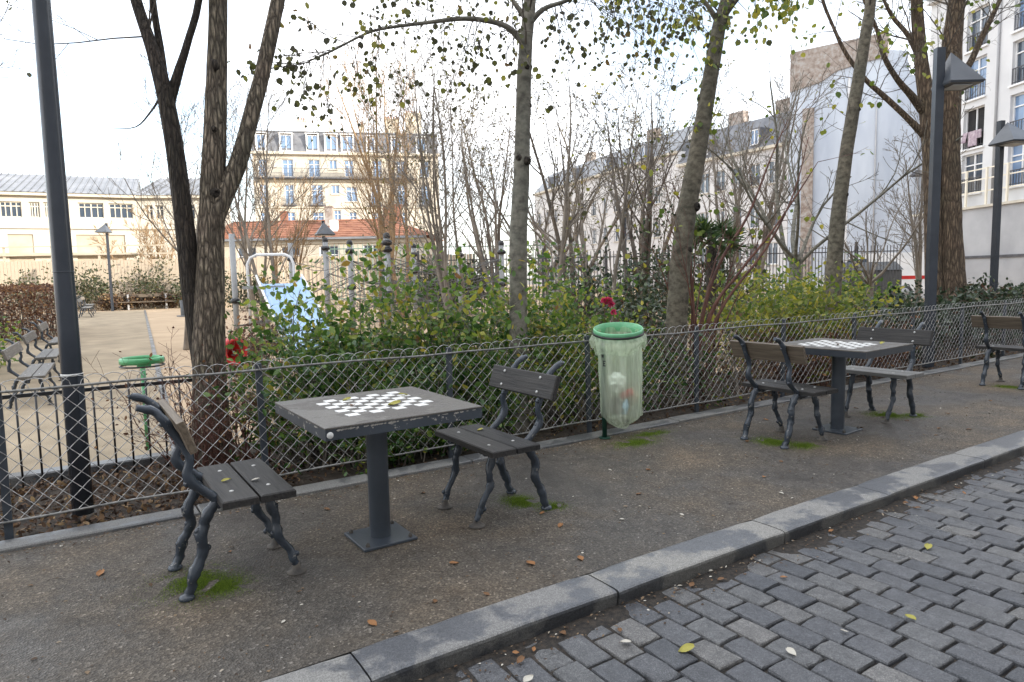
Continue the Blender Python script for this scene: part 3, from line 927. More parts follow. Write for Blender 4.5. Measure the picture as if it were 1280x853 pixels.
zt.quad(F.P(-.1, 17.70, 0.6), F.P(F.L+.1, 17.70, 0.6), F.P(F.L+.1, 17.82, 0.6), F.P(-.1, 17.82, 0.6))
part('roof_ridge', zt, ZINC, roof)
dorm = [(0.49, 1.39, 15.6, 17.28), (2.94, 4.12, 15.6, 17.28), (5.73, 6.87, 15.6, 17.28), (7.66, 8.86, 15.6, 17.28), (9.4, 10.61, 15.6, 17.28), (12.15, 12.95, 15.7, 17.17), (14.84, 15.84, 15.6, 17.17), (17.6, 18.6, 15.6, 17.17)]
for o_ in dorm:
    b = MB()
    t = 0.1
    F.ubox(b, o_[0]-t, o_[0], o_[2]-0.12, o_[3]+0.12, 0.02, 1.2); F.ubox(b, o_[1], o_[1]+t, o_[2]-0.12, o_[3]+0.12, 0.02, 1.2)
    F.ubox(b, o_[0]-t-0.08, o_[1]+t+0.08, o_[3]+0.121, o_[3]+0.22, -0.06, 1.3)
    F.ubox(b, o_[0], o_[1], o_[2]-0.12, o_[2], 0.03, 1.1)
    part('dormer', b, FRAMEW, ha)
    F.window(o_, 'double', FRAMEW, GLASSB, name='dormer_window')
for (u, w, h) in ((4.6, 0.9, 1.5), (8.0, 0.35, 1.5), (14.2, 1.6, 1.9), (16.6, 1.8, 2.6), (11.4, 0.5, 1.2)):
    b = MB(); F.ubox(b, u, u+w, 17.7, 17.7+h, 2.0, 3.2)
    F.ubox(b, u-0.06, u+w+0.06, 17.7+h+0.002, 17.8+h, 1.94, 3.26)
    k = max(1, int(w/0.3))
    ch = part('chimney', b, TRIM, roof)
    for j in range(k):
        b = MB(); q = F.P(u+w*(j+0.5)/k, 17.8+h, 2.6); b.lathe([(0.1, 0), (0.09, 0.35), (0.001, 0.35)], q, 8)
        p_ = link('chimney_pot', b.mesh('chimney_pot', TERRA, ORG[ha.name]), ha)

# --- low pavilion with the orange tile roof
A = (8.2, 54.55); B = (22.4, 45.4)
bo = wthing('tiled_pavilion', 'low stone pavilion with an orange tiled hip roof and red chimneys', 'building', (A[0], A[1], 0))
F = Facade(bo, A, B)
ops = [(3.0, 4.4, 1.6, 4.0), (6.2, 7.6, 1.6, 4.0), (9.0, 10.4, 1.6, 4.0), (12.2, 13.6, 1.6, 4.0)]
F.wall(-0.3, 4.45, ops, STONE, 7)
for o_ in ops: F.window(o_, 'cross', FRAMEW)
F.strip(4.15, 4.42, 0.12, TRIM, 'cornice')
F.strip(4.43, 4.58, 0.5, ZINC, 'gutter')
u0, u1, zr = 0.0, F.L, 6.1
c0 = (F.P(-0.5, 4.60, -0.5), F.P(u1+0.5, 4.60, -0.5), F.P(u1+0.5, 4.60, 7.5), F.P(-0.5, 4.60, 7.5)); r0 = F.P(1.5, zr, 3.5); r1 = F.P(u1-3.4, zr, 3.5)
rf = MB(); rf.add([c0[0], c0[1], r1, r0], [(0, 1, 2, 3)]); rf.add([c0[1], c0[2], r1], [(0, 1, 2)]); rf.add([c0[2], c0[3], r0, r1], [(0, 1, 2, 3)]); rf.add([c0[3], c0[0], r0], [(0, 1, 2)])
roof = part('roof', rf, TERRA, bo)
tl = MB()
for i_ in range(9):   # tile courses seen as low steps
    t = (i_+0.5)/9
    p0 = Vector(c0[0]).lerp(Vector(r0), t); p1 = Vector(c0[1]).lerp(Vector(r1), t)
    tl.bar(p0+Vector((0, 0, 0.02)), p1+Vector((0, 0, 0.02)), 0.12, 0.05)
    p2 = Vector(c0[2]).lerp(Vector(r1), t); tl.bar(p1+Vector((0, 0, 0.02)), p2+Vector((0, 0, 0.02)), 0.12, 0.05)
tl.tube([r0, r1], 0.09, 6); tl.tube([c0[1], r1], 0.08, 6); tl.tube([c0[2], r1], 0.08, 6)
part('tile_courses', tl, TERRA, roof, 'stuff')
for (u, d, w, h) in ((9.0, 2.0, 0.55, 1.4), (4.9, 4.2, 0.5, 1.3), (13.0, 4.5, 0.6, 1.6), (13.9, 4.6, 0.5, 1.7)):
    b = MB(); F.ubox(b, u, u+w, 5.0, 5.6+h, d, d+0.5); F.ubox(b, u-.05, u+w+.05, 5.601+h, 5.68+h, d-.05, d+.55)
    part('chimney', b, TERRA if u != 9.0 else BRICKG, bo)
b = MB(); F.ubox(b, 9.7, 10.2, 4.9, 5.9, 0.6, 1.2); part('roof_vent', b, FRAMEW, bo)

# --- white block at the right with its grey terrace wall
A = (39.9, 17.85); B = (34.6, 8.4)
wb = wthing('white_block', 'white plastered block with tall open windows above the grey terrace wall', 'building', (A[0], A[1], 0))
F = Facade(wb, A, B, 0.2)
ops = []
for zz in (5.22, 7.5, 9.95, 12.4):
    for (u0, u1) in ((0.62, 2.05), (3.65, 5.05), (6.6, 8.0)):
        ops.append((u0, u1, zz, zz+2.0))
    ops.append((-1.2, -0.55, zz+0.3, zz+1.9))
F.wall(4.4, 16.0, ops, WHITEW, 10, u0=-2.2)
F.strip(15.8, 16.05, 0.3, WHITEW, 'cornice', -2.2)
for i_, o_ in enumerate(ops):
    if o_[0] == 0.62 and o_[2] == 7.5:
        w = F.window(o_, 'thin', FRAMEW, DARKIN, sill=FRAMEW)
    else:
        w = F.window(o_, 'cross' if o_[0] > 0 else 'double', FRAMEW, GLASSB if i_ % 3 else GLASS, sill=FRAMEW)
    if o_[0] > 0:
        F.railing(o_[0]+0.02, o_[1]-0.02, o_[2]+0.02, 0.75, 0.0, BALC, 'window_guard', 0.16, False)
for u in (2.85, 5.9):
    b = MB(); b.tube([F.P(u, 4.5, -0.07), F.P(u, 15.8, -0.07)], 0.055, 8); part('drainpipe', b, GREYW, wb)
la = MB()
for (a, c, h) in ((0.75, 1.1, 0.5), (1.15, 1.75, 0.75), (1.78, 2.0, 0.42)):
    n = 8
    def fc(u, v, a=a, c=c, h=h):
        q = F.P(a+(c-a)*u, 8.32-h*v, -0.12-0.06*math.sin(u*14+a*9)*v-0.05*v)
        return q
    la.grid(fc, 10, 6)
    def fc2(u, v, a=a, c=c, h=h): return F.P(a+(c-a)*u, 8.32-h*v-0.003, -0.08-0.06*math.sin(u*14+a*9)*v-0.05*v)
    la.grid(fc2, 10, 6)
single('laundry', la, CLOTH, 'mauve and white washing hung over the sill of an open window', 'laundry', F.P(1.3, 8.0, -0.1))
RAILC = simple('cream_railing', (0.74, 0.68, 0.55), (0.80, 0.74, 0.62), 3, 0.5)
tw = wthing('terrace_wall', 'plain grey terrace wall below the white block with a white railing on top', 'wall', (A[0], A[1], 0))
F2 = Facade(tw, A, B, 0.1)
b = MB(); F2.ubox(b, -2.3, F.L, -0.3, 4.35, -0.55, 3.0); part('wall', b, GREYW, tw)
F2.strip(4.352, 4.47, 0.66, TRIM, 'coping', -2.3, None, -0.02)
F2.strip(1.88, 2.0, 0.60, BALC, 'pipe', -2.3, None, -0.02)
for u in (1.0, 1.55, 2.9, 4.2, 5.6, 7.0, 8.4):
    b = MB(); F2.ubox(b, u-0.05, u+0.05, 4.47, 6.3, -0.45, -0.37); part('railing_post', b, RAILC, tw)
for z in (5.15, 5.75, 6.25):
    b = MB(); F2.ubox(b, 1.0, F.L, z, z+0.06, -0.365, -0.32); part('handrail', b, RAILC, tw)
# wall lamp on the gable edge
# --- gable
A = (47.3, 32.85); B = (52.3, 21.3)
gb = wthing('blank_gable_building', 'tall windowless pale blue grey gable with old brick at its top', 'building', (A[0], A[1], 0))
F = Facade(gb, A, B)
b = MB()
ou = [(0, -0.3), (F.L, -0.3), (F.L, 13.6), (9.2, 14.2), (7.9, 15.0), (7.7, 16.6), (6.5, 16.9), (0.0, 16.0)]
nn = len(ou)
b.add([F.P(u, z) for u, z in ou]+[F.P(u, z, 12) for u, z in ou], [tuple(range(nn)), tuple(reversed(range(nn, 2*nn)))]+[(i, nn+i, nn+(i+1) % nn, (i+1) % nn) for i in range(nn)])
part('wall', b, GABLE, gb)
b = MB()
ou = [(-0.02, 15.0), (2.2, 15.4), (3.2, 16.0), (5.0, 16.3), (6.52, 16.4), (6.52, 18.1), (0.0, 17.9)]
nn = len(ou)
b.add([F.P(u, z, -0.12) for u, z in ou]+[F.P(u, z, 0.9) for u, z in ou], [tuple(range(nn)), tuple(reversed(range(nn, 2*nn)))]+[(i, nn+i, nn+(i+1) % nn, (i+1) % nn) for i in range(nn)])
part('brick_parapet', b, BRICKG, gb)
b = MB(); F.ubox(b, 0.95, 1.75, 1.0, 13.6, -0.22, 0.05); part('chimney_flue', b, BRICKG, gb)
for u in (5.9, 8.6): 
    b = MB(); b.tube([F.P(u, 0, -0.08), F.P(u, 13.4, -0.08)], 0.06, 6); part('drainpipe', b, GREYW, gb)
b = MB(); F.ubox(b, 4.0, 4.16, 0, 15.4, -0.05, 0.02); part('render_joint', b, WHITEW, gb)
# --- long pale houses in the middle distance
def long_house(name, label, A, B, ztop, zroof, us, zs, mat, wmat, roofmat, depth=10):
    h = wthing(name, label, 'building', (A[0], A[1], 0))
    F = Facade(h, A, B)
    ops = [(u, u+1.05, z, z+1.75) for u in us for z in zs]
    F.wall(-0.3, ztop, ops, mat, depth)
    for o_ in ops: F.window(o_, 'double', wmat, GLASS, sill=TRIM)
    for o_ in ops[::2]: F.railing(o_[0], o_[1], o_[2]+0.02, 0.7, 0.05, BALC, 'window_guard', 0.2, False)
    F.strip(ztop-0.2, ztop+0.02, 0.3, TRIM, 'cornice')
    rf = MB()
    rf.quad(F.P(0, ztop+.03, -0.1), F.P(F.L, ztop+.03, -0.1), F.P(F.L, zroof, 2.2), F.P(0, zroof, 2.2))
    rf.quad(F.P(0, zroof, 2.2), F.P(F.L, zroof, 2.2), F.P(F.L, ztop, depth), F.P(0, ztop, depth))
    rf.add([F.P(F.L, ztop, -.1), F.P(F.L, ztop, depth), F.P(F.L, zroof, 2.2)], [(0, 1, 2)]); rf.add([F.P(0, ztop, -.1), F.P(0, zroof, 2.2), F.P(0, ztop, depth)], [(0, 1, 2)])
    r = part('roof', rf, roofmat, h)
    for k, u in enumerate(us[1::3]):
        b = MB(); F.ubox(b, u, u+1.0, ztop+0.2, ztop+1.7, 0.05, 1.6); d = part('dormer', b, SLATE, h)
        F.rec = 0.0; F.window((u+0.1, u+0.9, ztop+0.35, ztop+1.55), 'double', wmat, GLASSB, name='dormer_window'); F.rec = 0.16
    for u in (F.L*0.3, F.L*0.72):
        b = MB(); F.ubox(b, u, u+1.6, zroof-0.6, zroof+1.2, 2.6, 3.3); part('chimney', b, BRICKG, r)
    return h
long_house('row_house', 'pale house with a grey slate mansard behind the leaning trunk', (47.75, 44.6), (47.3, 32.9), 11.3, 14.2, [0.8, 2.6, 4.4, 6.2, 8.0, 9.8], [2.0, 5.0, 8.4], OFFW, FRAMEW, SLATE)
long_house('terrace_house', 'long pale terraced house with zinc roof far behind the saplings', (54.5, 77.0), (47.8, 44.7), 12.6, 15.2, [1+2.55*i for i in range(12)], [1.9, 5.0, 8.2], OFFW, FRAMEW, ZINC)
# --- unseen houses across the street, added behind the camera to shade the pavement
for k, (x0, x1, h, mt, lab) in enumerate(((-62, -21, 18.5, STONE, 'unseen stone house added for shade across the street, left of the street tables'), (-20.6, 22, 19.6, OFFW, 'unseen pale house added for shade across the street from the street tables'), (22.4, 74, 19.0, STONE, 'unseen stone house added for shade across the street from the white block'))):
    h_ = wthing('shading_house', lab, 'building', (x1, -8.5, 0))
    F = Facade(h_, (x1, -8.5), (x0, -8.5))
    ops = []
    u = 1.2
    while u < F.L-1.5:
        for z in (0.8, 4.2, 7.4, 10.6, 13.8): ops.append((u, u+1.1, z, z+2.0))
        u += 2.9
    F.wall(-0.3, h-1.6, ops, mt, 10)
    for o_ in ops: F.window(o_, 'double', FRAMEW, GLASS)
    b = MB(); b.add([F.P(0, h-1.6, 0), F.P(F.L, h-1.6, 0), F.P(F.L, h, 1.5), F.P(0, h, 1.5), F.P(F.L, h, 8.5), F.P(0, h, 8.5), F.P(F.L, h-1.6, 10), F.P(0, h-1.6, 10)], [(0, 1, 2, 3), (3, 2, 4, 5), (5, 4, 6, 7), (1, 6, 4, 2), (0, 3, 5, 7)])
    part('roof', b, ZINC, h_)
op = MB(); op.bevbox((6, -6.85, -0.09), (140, 3.3, 0.18), 0.02)
struct('far_pavement', op, ASPHALT)

# ------------------------------------------------------------------ wire fence along the pavement
FX0, FSP, FY = -0.364, 1.434, 4.74
fence = wthing('wire_fence', 'low grey diamond wire fence with looped top edge along the pavement', 'fence', (FX0, FY, 0))
i0, i1 = -5, 13
fcurve = lambda x: FY
pm_ = MB(); pm_.bevbox((0, 0, 0.40), (0.042, 0.024, 0.99), 0.006); pm_.box((0, 0.022, 0.38), (0.008, 0.02, 0.94))
pmesh = pm_.mesh('post', STEEL)
for i in range(i0, i1+1):
    xx = FX0+i*FSP
    link('post', pmesh, fence, (xx-FX0, 0.018, 0), (0, rng.gauss(0, R(0.6)), rng.gauss(0, R(3))))
XL, XR = FX0+i0*FSP, FX0+i1*FSP
def rail_pts(z, amp):
    n = int((XR-XL)/0.12)
    return [(XL+(XR-XL)*j/n, FY-0.004+0.003*math.sin(j*0.9), z+amp*fbm(XL+(XR-XL)*j/n, z, 1.4)) for j in range(n+1)]
b = MB(); b.tube(rail_pts(0.848, 0.012), 0.0085, 6); part('top_rail', b, RAIL, fence)
b = MB(); b.tube(rail_pts(0.108, 0.012), 0.0075, 6); part('bottom_rail', b, RAIL, fence)
wm = MB()
ST = 0.098; xw = XL-1.7
wi = 0
while xw < XR:
    pts = []
    n = 15
    sg = 1 if wi % 2 else -1
    for j in range(n+1):
        t = j/n
        pts.append((xw+0.74*t, FY+0.0035*sg*(1 if j % 2 else -1), 0.108+0.74*t))
    for j in range(1, 6):
        a = math.pi*j/6
        pts.append((xw+0.74+0.075-0.075*math.cos(a), FY, 0.848+0.066*math.sin(a)))
    for j in range(n+1):
        t = j/n
        pts.append((xw+0.89+0.74*t, FY+0.0035*sg*(-1 if j % 2 else 1), 0.848-0.74*t))
    # a little slack so that no two diamonds are the same
    pts = [(p[0]+0.012*fbm(p[0], p[2], 2.2, wi*0.07), p[1]+0.010*fbm(p[0], p[2], 1.3, 9), p[2]+0.010*fbm(p[0], p[2], 2.2, 4+wi*.03)) for p in pts]
    seg = []
    for p in pts:
        if XL <= p[0] <= XR: seg.append(p)
    if len(seg) > 2: wm.tube(seg, 0.0026, 3, cap=False)
    xw += ST; wi += 1
part('wire_mesh', wm, WIRE, fence, 'stuff')

# inner picket fence on the left
pf = wthing('picket_fence', 'low black iron picket fence on the far edge of the left planting bed', 'fence', (-3.0, 5.98, 0))
for k in range(36):
    xx = -3.3+k*0.118
    if xx > 0.95: break
    b = MB(); b.tube([(xx, 5.98, -0.1), (xx, 5.98, 0.69)], 0.008, 5); part('picket', b, BLACKP, pf)
for z in (0.66,):
    b = MB(); b.box((-1.2, 5.98, z), (4.4, 0.012, 0.028)); part('rail', b, BLACKP, pf)

# ------------------------------------------------------------------ rustic iron seats
def knobby(b, pts, r0, r1, seed, knobs, n=9):
    """branch-like cast iron limb: swollen joints along a bent line"""
    rg = random.Random(seed)
    P = []; Rr = []
    pts = [Vector(p) for p in pts]
    N = 26
    for i in range(N+1):
        t = i/N*(len(pts)-1); k = min(int(t), len(pts)-2); f = t-k
        p0 = pts[max(k-1, 0)]; p1 = pts[k]; p2 = pts[k+1]; p3 = pts[min(k+2, len(pts)-1)]
        q = 0.5*((2*p1)+(p2-p0)*f+(2*p0-5*p1+4*p2-p3)*f*f+(3*p1-p0-3*p2+p3)*f**3)
        wv_ = 0.006*math.sin(i*0.75+seed)
        P.append(q+Vector((rg.gauss(0, .002)+wv_, rg.gauss(0, .002)+0.6*wv_, 0)))
        r = r0+(r1-r0)*i/N
        for kn in knobs:
            r += 0.0055*math.exp(-((i/N-kn)/0.05)**2)
        Rr.append(r*rg.uniform(0.94, 1.06))
    b.tube(P, Rr, n+3, rough=0.15, seed=seed)
    for j, kn in enumerate(knobs):
        q = P[int(kn*N)]
        b.blob(q+Vector((rg.choice((-1, 1))*r0*0.85, rg.uniform(-1, 1)*r0*0.5, rg.uniform(-.2, .2)*r0)), r0*rg.uniform(.5, .72), 6)
    return P
def rustic_seat(name, label, cat, width, group, seatmat, backmat, loc, rz):
    """faces local +x; width along local y"""
    t = thing(name, label, cat, loc, rz, group)
    sy = 0.2 if width < 1 else width*0.36
    for k, s in enumerate((-1, 1)):
        b = MB(); P = knobby(b, [(-.10, s*sy, .425), (-.165, s*sy, .33), (-.17, s*sy, .22), (-.215, s*(sy+.004), .10), (-.25, s*sy, .0)], .0235, .023, 3+k, (0.14, 0.34, 0.52, 0.72))
        b.lathe([(.034, 0), (.036, .008), (.028, .02), (.0, .026)], (-.25, s*sy, -0.002), 12)
        part('leg', b, IRON, t)
        b = MB(); knobby(b, [(.125, s*sy, .425), (.155, s*sy, .33), (.165, s*(sy+.01), .22), (.225, s*(sy+.004), .10), (.25, s*sy, .03)], .0225, .0165, 13+k, (0.22, 0.5, 0.8))
        l = part('leg', b, IRON, t)
        b = MB(); b.lathe([(.048, 0), (.049, .005), (.03, .009), (.021, .022), (.019, .05), (.0, .055)], (.25, s*sy, -0.002), 14)
        part('foot', b, IRON_RUST, l)
        b = MB(); knobby(b, [(-.05, s*sy, .405), (-.12, s*sy, .455), (-.205, s*sy, .545), (-.20, s*sy, .64), (-.235, s*sy, .73), (-.285, s*sy, .83), (-.345, s*sy, .885), (-.395, s*sy, .905)], .0225, .0145, 23+k, (0.3, 0.52, 0.72, 0.88))
        part('back_upright', b, IRON, t)
        b = MB(); knobby(b, [(-.12, s*sy, .415), (-.02, s*sy, .405), (.08, s*sy, .412), (.19, s*sy, .415)], .017, .013, 33+k, (0.35,))
        part('seat_bearer', b, IRON, t)
    bl_ = MB(); bl_.lathe([(.011, 0), (.0105, .003), (.006, .005), (.0, .0055)], (0, 0, 0), 8)
    bm = bl_.mesh('bolt', BOLT)
    for (x0, x1) in ((-.10, .058), (.068, .226)):
        b = MB(); b.bevbox(((x0+x1)/2, 0, .445), (x1-x0, width, .036), .006)
        p = part('seat_plank', b, seatmat, t)
        for s in (-1, 1):
            link('bolt', bm, p, ((x0+x1)/2+0.01*s, s*sy, .463))
    M = Matrix.Rotation(R(-19), 3, 'Y')
    b = MB(); b.bevbox((-.222, 0, .775), (.150, width, .034), .006, Matrix.Rotation(R(90-19), 3, 'Y'))
    p = part('backrest_plank', b, backmat, t)
    for s in (-1, 1):
        for dz in (-.045, .045):
            q = Vector((-.222, s*sy, .775))+Matrix.Rotation(R(-19), 3, 'Y') @ Vector((.018, 0, dz))
            link('bolt', bm, p, q, (0, R(90-19), 0))
    return t
YC = 3.535
G1 = 'rustic iron chairs at the chess tables'
rustic_seat('rustic_chair', 'iron chair at the peeling chess table with its back towards the tall dark pole', 'chair', 0.71, G1, PLANK_D, PLANK_G, (0.62, YC, 0), 0)
rustic_seat('rustic_chair', 'iron chair with dark planks between the peeling chess table and the green litter bag', 'chair', 0.71, G1, PLANK_D, PLANK_D, (2.16, YC, 0), math.pi)
rustic_seat('rustic_chair', 'iron chair with brown backrest seen from behind, between litter bag and clean edged chess table', 'chair', 0.71, G1, PLANK_D, PLANK_G, (5.07, YC, 0), R(-1.5))
rustic_seat('rustic_chair', 'iron chair with grey plank back on the far side of the clean edged chess table', 'chair', 0.71, G1, PLANK_S, PLANK_D, (6.60, YC, 0), math.pi+R(1))
rustic_seat('rustic_chair', 'lone iron chair facing away, standing past both chess tables beside the fence', 'chair', 0.71, G1, PLANK_D, PLANK_G, (9.55, YC, 0), 0)

# ------------------------------------------------------------------ chess tables
IRON_PALE = simple('bare_primer', (0.30, 0.28, 0.25), (0.45, 0.43, 0.39), 40, 0.8)
def chess_table(label, cx, cy, size, top, rz, edge, boff, brot, chips=False):
    t = thing('chess_table', label, 'table', (cx, cy, 0), rz, 'chess tables on the pavement')
    b = MB(); b.box((0, 0, top-.031), (size, size*1.02, .056)); 
    e = part('table_edge', b, edge, t)
    b = MB(); b.bevbox((0, 0, top-.0015), (size+.004, size*1.02+.004, .009), .003)
    tt = part('table_top', b, STONE_TOP, t)
    if chips:
        b = MB(); rc = random.Random(4)
        for k in range(60):      # flaked paint along the upper rim
            side = rc.choice((0, 0, 1)); u = rc.uniform(-.48, .46)*size; w = rc.uniform(.006, .035); h_ = rc.uniform(.003, .011)
            pts = [(0, 0), (w*.4, -h_*.5), (w, -.001), (w*.8, h_*.6), (w*.3, h_*.4)]
            z_ = top-.010-h_
            q = [(u+a, -size*.51-.0012, z_+c+h_*.5) if side == 0 else (-size*.5-.0012, u+a, z_+c+h_*.5) for a, c in pts]
            if side: q = q[::-1]
            b.add(q, [tuple(range(5))])
        part('paint_flakes', b, IRON_PALE, e, 'stuff')
        b = MB(); b.lathe([(.0165, 0), (.016, .0015), (0, .0018)], (-size*.5+.022, -size*.51, top-.034), 12, M=Matrix.Rotation(R(90), 3, 'X'))
        part('corner_patch', b, TILE, e)
    sq = 0.0660
    tm = MB(); tm.bevbox((0, 0, 0), (sq-.004, sq-.004, .003), .0008)
    tme = tm.mesh('chess_tile', TILE)
    rg = random.Random(int(cx*10))
    for i in range(8):
        for j in range(8):
            if (i+j) % 2: continue
            q = Matrix.Rotation(brot, 3, 'Z') @ Vector(((i-3.5)*sq, (j-3.5)*sq, 0))
            link('chess_tile', tme, tt, (q.x+boff[0], q.y+boff[1], top+.0042), (0, 0, brot+rg.gauss(0, R(.8))))
    b = MB(); b.lathe([(.058, 0.006), (.058, top-.058)], (0, 0, 0), 28); part('column', b, STEEL, t)
    b = MB(); b.bevbox((0, 0, .004), (.31, .31, .014), .003); pl = part('base_plate', b, IRON_RUST if False else STEEL, t)
    bm = MB(); bm.lathe([(.012, 0), (.012, .012), (.006, .02), (0, .02)], (0, 0, 0), 6, smooth=False); bme = bm.mesh('bolt', IRON_RUST)
    for sx in (-1, 1):
        for sy in (-1, 1): link('bolt', bme, pl, (sx*.125, sy*.125, .011))
    return t
chess_table('chess table with flaking pale paint along its edge and leaves on the board', 1.387, 3.515, 0.852, 0.752, R(0.5), TABLE_EDGE, (0.01, 0.03), R(3), True)
TE2 = m_chipped('table_edge_paint_clean', (0.03, 0.036, 0.045), (0.32, 0.30, 0.27), 0.76, 22, 0.4)
chess_table('chess table with clean dark painted edge between two iron chairs further along the fence', 5.76, 3.46, 0.86, 0.775, R(4), TE2, (-0.04, 0.0), R(2))

# ------------------------------------------------------------------ litter bin with clear bag
cx, cy, zr = 4.02, 4.45, 0.945
GREENL = simple('light_green_rim', (0.14, 0.42, 0.22), (0.2, 0.52, 0.28), 6, 0.3)
bn = wthing('litter_bin', 'green ring litter bin on a thin dark post in front of the wire fence', 'bin', (3.90, 4.49, 0))
b = MB(); b.tube([(3.90, 4.50, -0.02), (3.888, 4.50, 0.55), (3.878, 4.495, 0.93)], [.022, .021, .020], 10); part('post', b, GREEND, bn)
b = MB(); b.tube([(3.90, 4.5, 0.0), (3.90, 4.5, 0.012)], 0.05, 12); part('base', b, GREEND, bn)
Mt = Matrix.Rotation(R(10), 3, Vector((.74, -.67, 0)))
tilt = lambda x_, y_: 0.176*((x_-cx)*.67+(y_-cy)*.74)
b = MB(); b.lathe([(.212, -.012), (.218, .0), (.218, .022), (.212, .030), (.206, .028), (.200, -.055), (.203, -.06), (.208, -.02), (.212, -.012)], (cx, cy, zr), 36, M=Mt); part('rim', b, GREENL, bn)
b = MB(); b.lathe([(.219, -.022), (.226, -.018), (.226, -.006), (.219, -.002)], (cx, cy, zr), 36, M=Mt); part('rubber_band', b, BLACKP, bn)
def m_bag():
    mt, nt, bs, out = nodes('clear_green_bag')
    v = coords(nt, (16, 16, 0.9))
    f = noise(nt, v, 1.6, 3)
    tr = nt.nodes.new('ShaderNodeBsdfTransparent'); tr.inputs[0].default_value = (0.93, 0.985, 0.90, 1)
    tl_ = nt.nodes.new('ShaderNodeBsdfTranslucent'); tl_.inputs[0].default_value = (0.88, 0.95, 0.80, 1)
    bs.inputs['Base Color'].default_value = (0.85, 0.92, 0.76, 1); bs.inputs['Roughness'].default_value = 0.16
    m1 = nt.nodes.new('ShaderNodeMixShader'); m1.inputs[0].default_value = 0.5
    nt.links.new(bs.outputs[0], m1.inputs[1]); nt.links.new(tl_.outputs[0], m1.inputs[2])
    m2 = nt.nodes.new('ShaderNodeMixShader')
    rp = ramp(nt, [(0.35, (0.72,)*3), (0.65, (0.46,)*3)]); nt.links.new(f, rp.inputs['Fac'])
    nt.links.new(rp.outputs['Color'], m2.inputs[0])
    nt.links.new(m1.outputs[0], m2.inputs[1]); nt.links.new(tr.outputs[0], m2.inputs[2])
    nt.links.new(m2.outputs[0], out.inputs['Surface'])
    bump(nt, bs, noise(nt, coords(nt, (22, 22, 4)), 1.0, 3), 0.02, 0.8)
    return mt
BAG = m_bag()
bag = wthing('litter_bag', 'clear pale green plastic litter bag hanging from the ring with rubbish at its bottom', 'bag', (cx, cy, 0.1))
def fbag(u, v):
    a = 2*math.pi*u
    z = zr-0.01-(0.86*v)
    r = 0.205-0.020*min(1, v*4)-0.012*v
    sag = max(0, (v-0.84)/0.16)
    r *= (1-0.80*sag**2.2)
    r += (0.012*math.sin(9*a+2.0*v)+0.007*math.sin(17*a-3*v)+0.010*fbm(math.cos(a)*2+3, v*4, 1.7))*min(1, 0.3+v*2)*(1-0.5*sag)
    ox = 0.030*v+0.03*sag; oy = -0.01*v
    lift = sag*max(0, math.cos(a+0.4))*0.11
    px_, py_ = cx+ox+r*math.cos(a), cy+oy+r*math.sin(a)
    return (px_, py_, z+lift+tilt(px_, py_)*(1-v)**2)
b = MB(); b.grid(fbag, 72, 34, wrap=True); part('bag_body', b, BAG, bag)
def fcuff(u, v):
    a = 2*math.pi*u
    r = 0.222+0.024*math.sin(math.pi*min(1, v*1.1))+(0.010*math.sin(11*a)+0.008*math.sin(23*a+1))*v+0.010*fbm(math.cos(a)*3, math.sin(a)*3, 2)*v
    z = zr-0.022-v*(0.115+0.05*fbm(math.cos(a)*1.5, math.sin(a)*1.5, 1.3)+0.02*math.cos(a-2.6))
    return (cx+r*math.cos(a), cy+r*math.sin(a), z+tilt(cx+r*math.cos(a), cy+r*math.sin(a)))
b = MB(); b.grid(fcuff, 72, 8, wrap=True); part('bag_cuff', b, BAG, bag)
le = MB()     # printed letter on the bag, turned on its side
def letter_e(px, pz, h):
    w = h*0.6; t = h*0.2
    for (a, c, e, f) in ((0, t, 0, h), (t, w, 0, t), (t, w*0.85, h*.4, h*.4+t), (t, w, h-t, h)):
        pp = []
        for (q, r_) in ((a, e), (c, e), (c, f), (a, f)):
            an = px+(q)/0.205
            pp.append((cx+0.01+0.209*math.cos(an), cy+0.209*math.sin(an), pz+r_))
        le.quad(*pp)
letter_e(R(186), 0.655, 0.05)
for k in range(3):
    an = R(182)
    le.quad((cx+.01+.209*math.cos(an), cy+.209*math.sin(an), .73+k*.05), (cx+.01+.209*math.cos(an+.12), cy+.209*math.sin(an+.12), .73+k*.05), (cx+.01+.209*math.cos(an+.12), cy+.209*math.sin(an+.12), .755+k*.05), (cx+.01+.209*math.cos(an), cy+.209*math.sin(an), .755+k*.05))
part('printed_letter', le, BLACKP, bag)
# rubbish in the bag
b = MB(); Mc = Matrix.Rotation(R(62), 3, 'X') @ Matrix.Rotation(R(20), 3, 'Y')
b.lathe([(.0, -.06), (.026, -.06), (.032, -.05), (.032, .05), (.026, .06), (.0, .058)], (cx+.01, cy-.09, .40), 16, M=Mc)
single('drink_can', b, REDP, 'red drink can lying inside the litter bag', 'can', (cx+.01, cy-.09, .34))
b = MB(); b.lathe([(.0, -.05), (.033, -.046), (.034, .04), (.014, .075), (.013, .09), (0, .09)], (cx-.01, cy-.085, .27), 12, M=Matrix.Rotation(R(18), 3, 'Y'))
single('bottle', b, SLIDEB, 'small blue plastic bottle at the bottom of the litter bag', 'bottle', (cx-.01, cy-.085, .22))
def crumple(c, r, mat, lab, cat, seed, name):
    b = MB()
    def f(u, v):
        a = 2*math.pi*u; p = math.pi*v
        d = Vector((math.sin(p)*math.cos(a), math.sin(p)*math.sin(a), -math.cos(p)))
        q = r*(1+0.55*mnoise.noise(d*2.3+Vector((seed, 0, 0))))
        return Vector(c)+d*q
    b.grid(f, 14, 9, wrap=True, smooth=False)
    single(name, b, mat, lab, cat, (c[0], c[1], c[2]-r))
crumple((cx-.06, cy-.05, .51), .075, WHITEP, 'crumpled clear and white wrapper in the upper rubbish of the litter bag', 'wrapper', 3, 'wrapper')
